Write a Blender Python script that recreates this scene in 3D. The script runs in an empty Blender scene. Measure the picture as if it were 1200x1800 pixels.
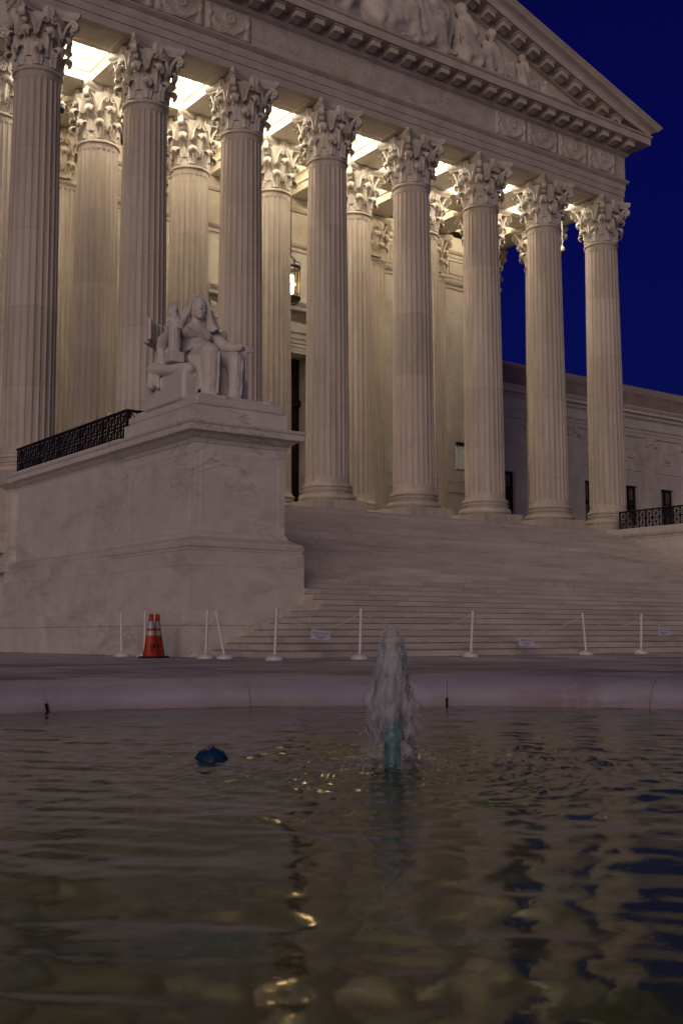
import bpy, math, random
import numpy as np
from mathutils import Vector, Matrix
random.seed(7); rng = np.random.default_rng(7)
SC = bpy.context.scene
COL = SC.collection
PI = math.pi

# ------------------------------------------------------------------ camera
FPX = 1985.74; CAM = Vector((-27.2419, -34.7475, 0.4595)); YAW, PITCH, ROLL = 0.6379, 0.1090, -0.0017
cam_data = bpy.data.cameras.new('camera'); cam = bpy.data.objects.new('camera', cam_data); COL.objects.link(cam)
fwd = Vector((math.sin(YAW)*math.cos(PITCH), math.cos(YAW)*math.cos(PITCH), math.sin(PITCH)))
right = Vector((math.cos(YAW), -math.sin(YAW), 0)); up = right.cross(fwd)
r2 = right*math.cos(ROLL)+up*math.sin(ROLL); u2 = up*math.cos(ROLL)-right*math.sin(ROLL)
M4 = Matrix((r2, u2, -fwd)).transposed().to_4x4(); M4.translation = CAM
cam.matrix_world = M4
cam_data.sensor_fit = 'VERTICAL'; cam_data.sensor_height = 36.0; cam_data.sensor_width = 24.0
cam_data.lens = FPX/1800*36; cam_data.clip_start = 0.05; cam_data.clip_end = 3000
cam_data.dof.use_dof = True; cam_data.dof.focus_distance = 34.0; cam_data.dof.aperture_fstop = 6.3
SC.camera = cam

# ------------------------------------------------------------------ world, sun, exposure
SUN_AZ, SUN_EL = math.radians(47), math.radians(12)          # heading the light travels (from +Y towards +X), height
world = bpy.data.worlds.new('World'); SC.world = world; world.use_nodes = True
wn = world.node_tree
sky = wn.nodes.new('ShaderNodeTexSky'); sky.sky_type = 'NISHITA'; sky.sun_disc = False
sky.sun_elevation = math.radians(-1.5); sky.sun_rotation = SUN_AZ+PI
sky.ozone_density = 8.6; sky.air_density = 0.5; sky.dust_density = 1.0
wn.links.new(sky.outputs[0], wn.nodes['Background'].inputs[0]); wn.nodes['Background'].inputs[1].default_value = 0.050
sun_d = bpy.data.lights.new('sun', 'SUN'); sun = bpy.data.objects.new('sun', sun_d); COL.objects.link(sun)
sun_d.energy = 0.25; sun_d.angle = math.radians(44); sun_d.color = (1.0, 0.765, 0.61)
sdir = Vector((math.sin(SUN_AZ)*math.cos(SUN_EL), math.cos(SUN_AZ)*math.cos(SUN_EL), -math.sin(SUN_EL)))
sun.rotation_euler = sdir.to_track_quat('-Z', 'Y').to_euler(); sun.location = (-60, -70, 20)
SC.view_settings.view_transform = 'Standard'; SC.view_settings.look = 'None'
SC.view_settings.gamma = 1.0; SC.view_settings.use_curve_mapping = False
SC.view_settings.exposure = 2.2
SC.render.engine = 'CYCLES'; SC.cycles.use_denoising = True; SC.cycles.max_bounces = 8
SC.cycles.sample_clamp_indirect = 4.0; SC.cycles.caustics_reflective = False; SC.cycles.caustics_refractive = False
LAMP_W, LAMP2_W, LANTERN_W = 80.0, 27.0, 22.0

# ------------------------------------------------------------------ materials
def new_mat(name):
    m = bpy.data.materials.new(name); m.use_nodes = True
    return m, m.node_tree, m.node_tree.nodes['Principled BSDF']
def lk(nt, a, b): nt.links.new(a, b)
def nd(nt, t, **kw):
    n = nt.nodes.new(t)
    for k, v in kw.items(): setattr(n, k, v)
    return n
def ramp(nt, fac, stops):
    r = nd(nt, 'ShaderNodeValToRGB'); e = r.color_ramp.elements
    while len(e) < len(stops): e.new(0.5)
    for x, (p, c) in zip(e, stops): x.position = p; x.color = (*c, 1) if len(c) == 3 else c
    lk(nt, fac, r.inputs[0]); return r.outputs[0]
def mix(nt, f, a, b, mode='MIX'):
    n = nd(nt, 'ShaderNodeMix', data_type='RGBA', blend_type=mode)
    if isinstance(f, (int, float)): n.inputs[0].default_value = f
    else: lk(nt, f, n.inputs[0])
    for s, v in ((6, a), (7, b)):
        if isinstance(v, tuple): n.inputs[s].default_value = (*v, 1)
        else: lk(nt, v, n.inputs[s])
    return n.outputs[2]
def noise(nt, vec, scale, detail=6, rough=0.6, dist=0.0):
    n = nd(nt, 'ShaderNodeTexNoise'); n.inputs['Scale'].default_value = scale; n.inputs['Detail'].default_value = detail
    n.inputs['Roughness'].default_value = rough; n.inputs['Distortion'].default_value = dist
    lk(nt, vec, n.inputs['Vector']); return n.outputs[0]
def mapping(nt, src, scale=(1, 1, 1), rot=(0, 0, 0), loc=(0, 0, 0)):
    m = nd(nt, 'ShaderNodeMapping'); m.inputs['Scale'].default_value = scale; m.inputs['Rotation'].default_value = rot
    m.inputs['Location'].default_value = loc; lk(nt, src, m.inputs[0]); return m.outputs[0]
def bump(nt, bsdf, h, strength, dist=0.02):
    b = nd(nt, 'ShaderNodeBump'); b.inputs['Strength'].default_value = strength; b.inputs['Distance'].default_value = dist
    lk(nt, h, b.inputs['Height']); lk(nt, b.outputs[0], bsdf.inputs['Normal'])
def marble(name, c1, c2, vein, veinamt=0.5, rough=0.6, streak=None, tone=0.10, vscale=0.55, stain=None, bumps=0.25):
    m, nt, b = new_mat(name)
    pos = nd(nt, 'ShaderNodeNewGeometry').outputs['Position']
    v = mapping(nt, pos, streak or (1, 1, 1))
    base = ramp(nt, noise(nt, v, 1.1, 7, 0.62, 0.6), [(0.30, c1), (0.70, c2)])
    vv = mapping(nt, pos, (1, 1, 2.2), (0.5, 0.35, 0.2))
    n1 = noise(nt, vv, vscale, 9, 0.66, 0.7)
    vm = ramp(nt, n1, [(0.476, (0, 0, 0)), (0.497, (1, 1, 1)), (0.520, (0, 0, 0))])
    n2 = noise(nt, pos, 0.35, 2, 0.5, 0)
    gate = ramp(nt, n2, [(0.48, (0, 0, 0)), (0.66, (1, 1, 1))])
    f = nd(nt, 'ShaderNodeMath', operation='MULTIPLY'); lk(nt, vm, f.inputs[0]); lk(nt, gate, f.inputs[1])
    f2 = nd(nt, 'ShaderNodeMath', operation='MULTIPLY'); lk(nt, f.outputs[0], f2.inputs[0]); f2.inputs[1].default_value = veinamt
    c = mix(nt, f2.outputs[0], base, vein)
    if stain:                                            # weathering with a shape of its own: blotches and runs
        sv = mapping(nt, pos, stain[2]); sm = ramp(nt, noise(nt, sv, stain[1], 6, 0.7, 0.8), [(0.52, (0, 0, 0)), (0.74, (1, 1, 1))])
        f3 = nd(nt, 'ShaderNodeMath', operation='MULTIPLY'); lk(nt, sm, f3.inputs[0]); f3.inputs[1].default_value = stain[3]
        c = mix(nt, f3.outputs[0], c, stain[0])
    oi = nd(nt, 'ShaderNodeObjectInfo')
    tn = nd(nt, 'ShaderNodeMapRange'); lk(nt, oi.outputs['Random'], tn.inputs[0]); tn.inputs[3].default_value = 1-tone; tn.inputs[4].default_value = 1.0+tone*0.4
    cc = nd(nt, 'ShaderNodeCombineColor')
    for i in range(3): lk(nt, tn.outputs[0], cc.inputs[i])
    c = mix(nt, 1.0, c, cc.outputs[0], 'MULTIPLY')
    lk(nt, c, b.inputs['Base Color']); b.inputs['Roughness'].default_value = rough
    b.inputs['Specular IOR Level'].default_value = 0.3
    bump(nt, b, noise(nt, pos, 14, 6, 0.7), bumps, 0.012)
    return m
def plain(name, col, rough=0.5, metal=0.0, spec=0.4, nscale=None, amt=0.3, bumps=0.0):
    m, nt, b = new_mat(name); b.inputs['Roughness'].default_value = rough; b.inputs['Metallic'].default_value = metal
    b.inputs['Specular IOR Level'].default_value = spec
    pos = nd(nt, 'ShaderNodeTexCoord').outputs['Object']
    n = noise(nt, pos, nscale or 6, 5, 0.6)
    dark = tuple(x*(1-amt) for x in col)
    lk(nt, ramp(nt, n, [(0.3, dark), (0.65, col)]), b.inputs['Base Color'])
    if bumps: bump(nt, b, n, bumps)
    return m
MAR = marble('marble_wall', (0.50, 0.47, 0.43), (0.64, 0.61, 0.56), (0.30, 0.25, 0.21), 0.30, stain=((0.36, 0.25, 0.17), 0.8, (1, 1, 0.35), 0.40))
MPED = marble('marble_pedestal', (0.53, 0.50, 0.46), (0.66, 0.63, 0.59), (0.27, 0.25, 0.27), 0.75, vscale=0.5, stain=((0.36, 0.31, 0.29), 0.8, (0.6, 0.6, 1.6), 0.75), tone=0.08)
MCOL = marble('marble_column', (0.42, 0.365, 0.315), (0.58, 0.525, 0.465), (0.30, 0.24, 0.20), 0.4, streak=(2.2, 2.2, 0.22), tone=0.12, stain=((0.33, 0.24, 0.17), 1.6, (1.6, 1.6, 0.12), 0.4))
MCAP = marble('marble_carved', (0.46, 0.42, 0.37), (0.66, 0.62, 0.57), (0.30, 0.24, 0.19), 0.4, stain=((0.24, 0.14, 0.08), 3.5, (1, 1, 1), 0.55), bumps=0.5)
MENT = marble('marble_entablature', (0.42, 0.375, 0.335), (0.56, 0.51, 0.47), (0.30, 0.24, 0.20), 0.45, stain=((0.33, 0.22, 0.15), 0.9, (1, 1, 2.2), 0.5), tone=0.08)
MCEIL = marble('marble_ceiling', (0.62, 0.58, 0.50), (0.72, 0.68, 0.60), (0.45, 0.40, 0.33), 0.3, tone=0.05)
MSTEP = marble('marble_step', (0.44, 0.40, 0.38), (0.58, 0.53, 0.50), (0.26, 0.20, 0.19), 0.5, rough=0.7, streak=(0.35, 1.6, 1.6), tone=0.12, stain=((0.22, 0.16, 0.15), 0.5, (0.5, 1, 2.5), 0.5), bumps=0.4)
MSTAT = marble('marble_statue', (0.54, 0.51, 0.48), (0.63, 0.60, 0.57), (0.34, 0.30, 0.28), 0.35, tone=0.02, stain=((0.32, 0.26, 0.22), 1.6, (1, 1, 0.7), 0.35))
MRIM = marble('marble_rim', (0.36, 0.345, 0.41), (0.50, 0.475, 0.55), (0.27, 0.23, 0.25), 0.4, rough=0.45, tone=0.08, stain=((0.24, 0.13, 0.06), 0.9, (1, 1, 0.5), 0.55))
def waterline(m, col, z_hi, z_lo, amt):
    nt = m.node_tree; b = nt.nodes['Principled BSDF']; src = b.inputs['Base Color'].links[0].from_socket
    g = nd(nt, 'ShaderNodeNewGeometry').outputs['Position']; sp = nd(nt, 'ShaderNodeSeparateXYZ'); lk(nt, g, sp.inputs[0])
    ad = nd(nt, 'ShaderNodeMath', operation='ADD'); lk(nt, sp.outputs[2], ad.inputs[0])
    nn = nd(nt, 'ShaderNodeMath', operation='MULTIPLY_ADD'); lk(nt, noise(nt, g, 1.3, 5, 0.7, 0.5), nn.inputs[0]); nn.inputs[1].default_value = 0.22; nn.inputs[2].default_value = -0.11; lk(nt, nn.outputs[0], ad.inputs[1])
    mr = nd(nt, 'ShaderNodeMapRange'); lk(nt, ad.outputs[0], mr.inputs[0]); mr.inputs[1].default_value = z_hi; mr.inputs[2].default_value = z_lo; mr.inputs[4].default_value = amt
    lk(nt, mix(nt, mr.outputs[0], src, col), b.inputs['Base Color'])
waterline(MRIM, (0.20, 0.12, 0.08), -0.10, -0.22, 0.5)
MPAV = marble('paving_stone', (0.36, 0.33, 0.34), (0.52, 0.48, 0.50), (0.20, 0.17, 0.17), 0.4, rough=0.6, tone=0.45, stain=((0.10, 0.085, 0.085), 0.7, (1, 1, 1), 0.7))
MROOF = marble('clay_roof_tile', (0.27, 0.22, 0.20), (0.40, 0.33, 0.30), (0.18, 0.15, 0.14), 0.3, rough=0.8, tone=0.2)
BLACK = plain('black_iron', (0.012, 0.011, 0.010), 0.45, 0.0, 0.5, 20)
BRONZE = plain('dark_bronze', (0.035, 0.018, 0.011), 0.4, 0.6, 0.5, 3, 0.5)
DOORM = plain('door_bronze', (0.030, 0.014, 0.009), 0.5, 0.3, 0.3, 2, 0.5)
WHITEP = plain('white_plastic', (0.66, 0.65, 0.64), 0.4, 0, 0.4, 9, 0.18)
ORANGE = plain('orange_plastic', (0.50, 0.045, 0.016), 0.5, 0, 0.35, 5, 0.45)
RUBBER = plain('black_rubber', (0.012, 0.012, 0.012), 0.8)
REFLT = plain('white_reflective_tape', (0.42, 0.42, 0.42), 0.3, 0.0, 0.6, 12, 0.35)
INK = plain('black_ink', (0.015, 0.013, 0.013), 0.7)
SIGNW = plain('sign_white', (0.55, 0.58, 0.66), 0.5, 0, 0.3, 12, 0.06)
SIGNB = plain('sign_ink', (0.03, 0.04, 0.16), 0.6)
TEAL = plain('teal_plastic', (0.012, 0.15, 0.18), 0.35, 0, 0.5, 9, 0.4)
BLUEP = plain('blue_plastic', (0.010, 0.055, 0.16), 0.35, 0, 0.5, 9, 0.4)
HOLE = plain('dark_hole', (0.008, 0.01, 0.015), 0.8)
GLASS = plain('window_glass', (0.02, 0.022, 0.026), 0.08, 0, 0.6, 1, 0.5)
BLIND = plain('window_blind', (0.11, 0.10, 0.10), 0.8, 0, 0.1, 2, 0.2)
WOOD = plain('dark_window_frame', (0.016, 0.011, 0.010), 0.5)
POOL = plain('basin_floor', (0.05, 0.06, 0.035), 0.8, 0, 0.2, 1.2, 0.5)
def emitter(name, col, s):
    m = bpy.data.materials.new(name); m.use_nodes = True; nt = m.node_tree; nt.nodes.clear()
    o = nd(nt, 'ShaderNodeOutputMaterial'); e = nd(nt, 'ShaderNodeEmission'); e.inputs[0].default_value = (*col, 1); e.inputs[1].default_value = s
    lk(nt, e.outputs[0], o.inputs[0]); return m
BULB = emitter('lamp_bulb', (1.0, 0.92, 0.78), 12.0)
FLAME = emitter('lantern_light', (1.0, 0.66, 0.30), 9.0)
LIT = emitter('lit_window', (1.0, 0.82, 0.64), 0.30)
def lantern_glass():
    m, nt, b = new_mat('lantern_glass')
    b.inputs['Base Color'].default_value = (1, 0.9, 0.75, 1); b.inputs['Transmission Weight'].default_value = 1.0
    b.inputs['Roughness'].default_value = 0.15; b.inputs['IOR'].default_value = 1.05
    return m
LGLASS = lantern_glass()

# ------------------------------------------------------------------ mesh helpers
class MB:
    def __init__(s): s.v = []; s.f = []
    def add(s, vs, fs):
        o = len(s.v); s.v.extend([tuple(map(float, p)) for p in vs]); s.f.extend([tuple(i+o for i in f) for f in fs]); return s
    def box(s, x0, x1, y0, y1, z0, z1):
        return s.add([(x0,y0,z0),(x1,y0,z0),(x1,y1,z0),(x0,y1,z0),(x0,y0,z1),(x1,y0,z1),(x1,y1,z1),(x0,y1,z1)],
                     [(3,2,1,0),(4,5,6,7),(0,1,5,4),(1,2,6,5),(2,3,7,6),(3,0,4,7)])
    def cbox(s, x0, x1, y0, y1, z0, z1, c=0.008):          # chamfered block
        lo = (x0,y0,z0); hi = (x1,y1,z1); vs = []; idx = {}
        for cx in (0,1):
            for cy in (0,1):
                for cz in (0,1):
                    cor = (cx,cy,cz)
                    for a in range(3):
                        p = []
                        for k in range(3):
                            e = hi[k] if cor[k] else lo[k]
                            p.append(e if k == a else e+(-c if cor[k] else c))
                        idx[(cor,a)] = len(vs); vs.append(p)
        fs = []
        for a in range(3):
            b, d = [(1,2),(2,0),(0,1)][a]
            for sgn in (0,1):
                q = []
                for (i,j) in ((0,0),(1,0),(1,1),(0,1)):
                    cor = [0,0,0]; cor[a] = sgn; cor[b] = i; cor[d] = j; q.append(idx[(tuple(cor),a)])
                fs.append(tuple(q if sgn else q[::-1]))
        for a in range(3):
            b, d = [(1,2),(2,0),(0,1)][a]
            for i in (0,1):
                for j in (0,1):
                    c0 = [0,0,0]; c0[b] = i; c0[d] = j; c1 = list(c0); c1[a] = 1; c0 = tuple(c0); c1 = tuple(c1)
                    q = [idx[(c0,b)], idx[(c1,b)], idx[(c1,d)], idx[(c0,d)]]
                    fs.append(tuple(q if (i^j) == 0 else q[::-1]) )
        for cx in (0,1):
            for cy in (0,1):
                for cz in (0,1):
                    cor = (cx,cy,cz); t = [idx[(cor,a)] for a in range(3)]
                    fs.append(tuple(t if (cx+cy+cz) % 2 else t[::-1]))
        return s.add(vs, fs)
    def loft(s, rings, cap0=True, cap1=True, closed=True):
        n = len(rings[0]); vs = [p for r in rings for p in r]; fs = []
        for i in range(len(rings)-1):
            for j in range(n if closed else n-1):
                k = (j+1) % n; fs.append((i*n+j, i*n+k, (i+1)*n+k, (i+1)*n+j))
        if cap0: fs.append(tuple(range(n))[::-1])
        if cap1: fs.append(tuple(range((len(rings)-1)*n, len(rings)*n)))
        return s.add(vs, fs)
    def rect(s, x0, x1, y0, y1, prof, cap0=True, cap1=True): # stack of rectangles grown outwards: prof = [(offset, z)]
        return s.loft([[(x0-o,y0-o,z),(x1+o,y0-o,z),(x1+o,y1+o,z),(x0-o,y1+o,z)] for o, z in prof], cap0, cap1)
    def lathe(s, prof, n=24, c=(0,0,0), cap0=True, cap1=True):
        return s.loft([[(c[0]+r*math.cos(2*PI*k/n), c[1]+r*math.sin(2*PI*k/n), c[2]+z) for k in range(n)] for r, z in prof], cap0, cap1)
    def tube(s, pts, rad, n=8, cap=True):
        pts = [Vector(p) for p in pts]; R = rad if hasattr(rad, '__len__') else [rad]*len(pts); rings = []
        t0 = (pts[1]-pts[0]).normalized(); ref = Vector((0,0,1)) if abs(t0.z) < 0.9 else Vector((1,0,0))
        nx = t0.cross(ref).normalized()
        for i, p in enumerate(pts):
            t = (pts[min(i+1,len(pts)-1)]-pts[max(i-1,0)])
            if t.length < 1e-9: t = t0
            t = t.normalized(); nx = (nx-t*nx.dot(t)).normalized(); ny = t.cross(nx)
            rings.append([p+(nx*math.cos(2*PI*k/n)+ny*math.sin(2*PI*k/n))*R[i] for k in range(n)])
        return s.loft(rings, cap, cap)
    def bar(s, a, b, w, d, upv=(0,0,1)):
        a = Vector(a); b = Vector(b); t = (b-a).normalized(); u = Vector(upv)
        if abs(t.dot(u)) > 0.98: u = Vector((0,1,0))
        x = t.cross(u).normalized()*w/2; y = t.cross(x).normalized()*d/2
        return s.loft([[a-x-y,a+x-y,a+x+y,a-x+y],[b-x-y,b+x-y,b+x+y,b-x+y]])
    def ell(s, c, r, n=14, m=9, rot=None):
        rings = []; c = Vector(c)
        for i in range(1, m):
            th = PI*i/m; ring = []
            for k in range(n):
                p = Vector((r[0]*math.sin(th)*math.cos(2*PI*k/n), r[1]*math.sin(th)*math.sin(2*PI*k/n), -r[2]*math.cos(th)))
                ring.append(c+(rot @ p if rot else p))
            rings.append(ring)
        return s.loft(rings)
    def caps(s, a, b, ra, rb, n=12):                        # tapered limb with round ends
        a = Vector(a); b = Vector(b); t = (b-a).normalized(); P = []; R = []
        for k in range(5):
            th = PI/2*(1-k/4*0.999); P.append(a-t*ra*math.sin(th)); R.append(max(ra*math.cos(th), ra*0.05))
        for k in range(5):
            th = PI/2*(k/4*0.999); P.append(b+t*rb*math.sin(th)); R.append(max(rb*math.cos(th), rb*0.05))
        if (b-a).length < 1e-6: return s
        return s.tube(P, R, n)
    def grid_solid(s, G, th):                               # closed sheet from a grid of points
        G = np.asarray(G, float); nv, nu = G.shape[:2]
        du = np.gradient(G, axis=1); dv = np.gradient(G, axis=0); N = np.cross(du, dv); N /= (np.linalg.norm(N, axis=2, keepdims=True)+1e-9)
        T = G+N*th/2; Bk = G-N*th/2; vs = [tuple(p) for p in T.reshape(-1,3)]+[tuple(p) for p in Bk.reshape(-1,3)]
        o = nv*nu; fs = []
        for i in range(nv-1):
            for j in range(nu-1):
                a, b, c, d = i*nu+j, i*nu+j+1, (i+1)*nu+j+1, (i+1)*nu+j
                fs.append((a,b,c,d)); fs.append((o+d,o+c,o+b,o+a))
        edge = [(0,j) for j in range(nu)]+[(i,nu-1) for i in range(1,nv)]+[(nv-1,j) for j in range(nu-2,-1,-1)]+[(i,0) for i in range(nv-2,0,-1)]
        e = [i*nu+j for i, j in edge]
        for k in range(len(e)):
            a, b = e[k], e[(k+1) % len(e)]; fs.append((b,a,o+a,o+b))
        return s.add(vs, fs)
    def mesh(s, name, smooth=False, angle=None):
        me = bpy.data.meshes.new(name); me.from_pydata(s.v, [], s.f); me.update()
        if smooth:
            me.polygons.foreach_set('use_smooth', [True]*len(me.polygons))
            if angle is not None:
                try: me.set_sharp_from_angle(angle=math.radians(angle))
                except Exception: pass
        return me
def prop(o, label=None, cat=None, group=None, kind=None):
    if label: o['label'] = label
    if cat: o['category'] = cat
    if group: o['group'] = group
    if kind: o['kind'] = kind
    return o
def thing(name, loc, label, cat, group=None):
    o = bpy.data.objects.new(name, None); COL.objects.link(o); o.location = loc; o.empty_display_size = 0.3
    return prop(o, label, cat, group)
def link(name, me, mat, parent=None, loc=None):
    o = bpy.data.objects.new(name, me); COL.objects.link(o)
    if mat and not me.materials: me.materials.append(mat)
    if parent is not None: o.parent = parent
    if loc is not None: o.location = loc
    return o
WORLD_OF = {}
def wloc(o):
    v = Vector((0,0,0))
    while o is not None: v = v+o.location; o = o.parent
    return v
def part(name, mb, mat, parent, smooth=False, angle=35):    # mesh given in world coordinates, parented under an unrotated thing
    me = mb.mesh(name, smooth, angle); o = link(name, me, mat, parent)
    if parent is not None: o.location = -wloc(parent)
    return o
def lpart(name, mb, mat, parent, loc=(0,0,0), smooth=False, angle=35):   # mesh in the parent's own coordinates
    return link(name, mb if isinstance(mb, bpy.types.Mesh) else mb.mesh(name, smooth, angle), mat, parent, loc)
def copy_tree(o, parent=None):
    c = o.copy(); COL.objects.link(c)
    if parent is not None: c.parent = parent
    for ch in [x for x in bpy.data.objects if x.parent is o]: copy_tree(ch, c)
    return c
def text_mesh(body, size, extrude=0.0, align='CENTER', offset=0.0):
    cu = bpy.data.curves.new('t', 'FONT'); cu.body = body; cu.size = size; cu.extrude = extrude; cu.align_x = align; cu.align_y = 'CENTER'; cu.offset = offset
    cu.resolution_u = 3
    ob = bpy.data.objects.new('t', cu); COL.objects.link(ob); bpy.context.view_layer.update()
    me = bpy.data.meshes.new_from_object(ob.evaluated_get(bpy.context.evaluated_depsgraph_get()))
    COL.objects.unlink(ob); bpy.data.objects.remove(ob); return me
def place_text(name, me, fn, mat, parent):
    for v in me.vertices: v.co = fn(v.co)
    me.materials.clear(); o = link(name, me, mat, parent)
    if parent is not None: o.location = -wloc(parent)
    return o

# ------------------------------------------------------------------ dimensions
S = 3.95; G = 0.372
CX = [(i-4.5)*S+(1 if i > 4.5 else -1)*G/2 for i in range(1, 9)]
ZP = 5.1443; HS = ZP/36; TR = 0.371
Y0 = -16.53; YTOP = -1.15
ROW2 = 3.95; YPIL = 7.55; YW = 7.95
ZA = 21.06                                                   # underside of the architrave
WATER_Z = -0.20; FC = (-23.823, -30.735); FR = 5.617

# ------------------------------------------------------------------ plaza and paving
plaza_mb = MB()
n = 96; rads = [6.42, 7.5, 12, 40, 200, 1500]
rings = [[(FC[0]+r*math.cos(2*PI*k/n), FC[1]+r*math.sin(2*PI*k/n), -0.006) for k in range(n)] for r in rads]
plaza_mb.loft(rings, False, False)
plaza = part('plaza', plaza_mb, MPAV, None); prop(plaza, 'dark stone plaza between the fountain and the stairs', None, None, 'structure')
slab_meshes = []
for w in (1.18,):
    slab_meshes.append(MB().cbox(-0.59+0.004, 0.59-0.004, -0.59+0.004, 0.59-0.004, -0.05, 0.0, 0.006).mesh('paving_slab'))
cnt = 0
for j in range(14):
    y = -28.4+j*1.18
    if y > -13.2: continue
    for i in range(30):
        x = -27.0+i*1.18+(0.59 if j % 2 else 0)
        if x > 3: continue
        if any(math.hypot(x+a-FC[0], y+b-FC[1]) < 6.55 for a in (-.6,.6) for b in (-.6,.6)): continue
        if (x > -16.1 and y > -17.2 and x < 15) : continue
        vx, vy = x-CAM.x, y-CAM.y
        az = math.atan2(vx, vy)-YAW
        if abs(az) > 0.36: continue
        o = link('paving_slab', slab_meshes[0], MPAV, plaza, (x, y, rng.uniform(-0.0015, 0.003)+0.002)); cnt += 1

# ------------------------------------------------------------------ fountain basin, water
basin = thing('fountain_basin', (FC[0], FC[1], -0.6), 'round low marble fountain basin with a rounded rim in the foreground', 'fountain')
prof = [(5.42,-0.62),(5.50,-0.40),(5.58,-0.26),(5.63,-0.19),(5.69,-0.11),(5.76,-0.045),(5.86,0.005),(5.99,0.04),(6.15,0.058),(6.28,0.055),(6.37,0.035),(6.42,-0.01),(6.425,-0.12),(6.0,-0.62)]
j0 = 46.94; dj = 19.1; nseg = 19
for k in range(nseg):
    a0 = math.radians(j0+k*360/nseg+0.018); a1 = math.radians(j0+(k+1)*360/nseg-0.018)
    mb = MB(); rr = []
    dz = rng.uniform(-0.004, 0.004)
    for t in range(9):
        a = a0+(a1-a0)*t/8; rr.append([(FC[0]+r*math.cos(a), FC[1]+r*math.sin(a), z+dz) for r, z in prof])
    mb.loft(rr); part('rim_stone', mb, MRIM, basin, True, 50)
# a dark drain slot left open in two of the joints is plain geometry: short iron bars
for ang, zz in ((85.0, -0.10), (46.94, -0.10)):
    a = math.radians(ang); c = math.cos(a); s_ = math.sin(a)
    mb = MB(); mb.bar((FC[0]+5.59*c, FC[1]+5.59*s_, -0.24), (FC[0]+5.66*c, FC[1]+5.66*s_, -0.135), 0.022, 0.02)
    part('drain_bar', mb, BLACK, basin)
mb = MB(); mb.lathe([(5.6,-0.75),(5.6,-0.62)], 64, (FC[0],FC[1],0)); part('basin_floor', mb, POOL, basin)

def water_material():
    m, nt, b = new_mat('fountain_water')
    pos = nd(nt, 'ShaderNodeNewGeometry').outputs['Position']
    c = ramp(nt, noise(nt, pos, 1.4, 4, 0.6, 0.5), [(0.35, (0.048, 0.086, 0.030)), (0.56, (0.085, 0.112, 0.030)), (0.74, (0.022, 0.15, 0.15))])
    lk(nt, c, b.inputs['Base Color']); b.inputs['Roughness'].default_value = 0.085; b.inputs['IOR'].default_value = 1.333
    b.inputs['Specular IOR Level'].default_value = 0.33
    h = nd(nt, 'ShaderNodeMath', operation='ADD')
    lk(nt, noise(nt, mapping(nt, pos, (1, 1, 1)), 7.0, 3, 0.5, 0.4), h.inputs[0])
    lk(nt, noise(nt, pos, 17.0, 2, 0.5, 0.2), h.inputs[1])
    bump(nt, b, h.outputs[0], 0.035, 0.03)
    return m
NOZ = (-23.528, -30.173)
def water_mesh():
    N = 520; L = 11.5; xs = np.linspace(-L/2, L/2, N); X, Y = np.meshgrid(xs, xs)
    Z = np.zeros_like(X); r_ = np.random.default_rng(3)
    for k in range(46):
        lam = 0.11*(1.06**k); th = r_.normal(0.93, 0.50)+(PI if k % 3 == 0 else 0); ph = r_.uniform(0, 2*PI); amp = lam*(0.0016 if lam < 0.35 else 0.0011)*(0.5+1.0*r_.random())
        if lam > 1.2: amp *= 0.55
        Z += amp*np.sin(2*PI/lam*(X*math.cos(th)+Y*math.sin(th))+ph+0.6*np.sin(1.3*X+0.7*Y+k))
    dx, dy = X+FC[0]-NOZ[0], Y+FC[1]-NOZ[1]; d = np.hypot(dx, dy)
    Z += 0.0045*np.exp(-((d-0.1)/1.5)**2)*np.sin(2*PI*d/0.21+1.2*np.sin(3*np.arctan2(dy, dx)))
    Z += 0.0048*np.exp(-((d)/1.4)**2)*np.sin(38*dx+3*np.sin(14*dy))*np.sin(33*dy+2*np.sin(17*dx))
    keep = np.hypot(X, Y) < 5.62; idx = -np.ones(X.shape, int); idx[keep] = np.arange(keep.sum())
    V = np.stack([X[keep]+FC[0], Y[keep]+FC[1], Z[keep]+WATER_Z], 1)
    a, b, c, dd = idx[:-1,:-1], idx[:-1,1:], idx[1:,1:], idx[1:,:-1]; ok = (a >= 0)&(b >= 0)&(c >= 0)&(dd >= 0)
    F = np.stack([a[ok], b[ok], c[ok], dd[ok]], 1)
    me = bpy.data.meshes.new('water'); me.vertices.add(len(V)); me.vertices.foreach_set('co', V.astype(np.float32).ravel())
    me.loops.add(len(F)*4); me.loops.foreach_set('vertex_index', F.astype(np.int32).ravel())
    me.polygons.add(len(F)); me.polygons.foreach_set('loop_start', np.arange(0, len(F)*4, 4, dtype=np.int32))
    me.polygons.foreach_set('use_smooth', np.ones(len(F), bool)); me.update(calc_edges=True); return me
water = link('water', water_mesh(), water_material()); prop(water, 'dark rippled water in the fountain basin', None, None, 'structure')

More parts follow.
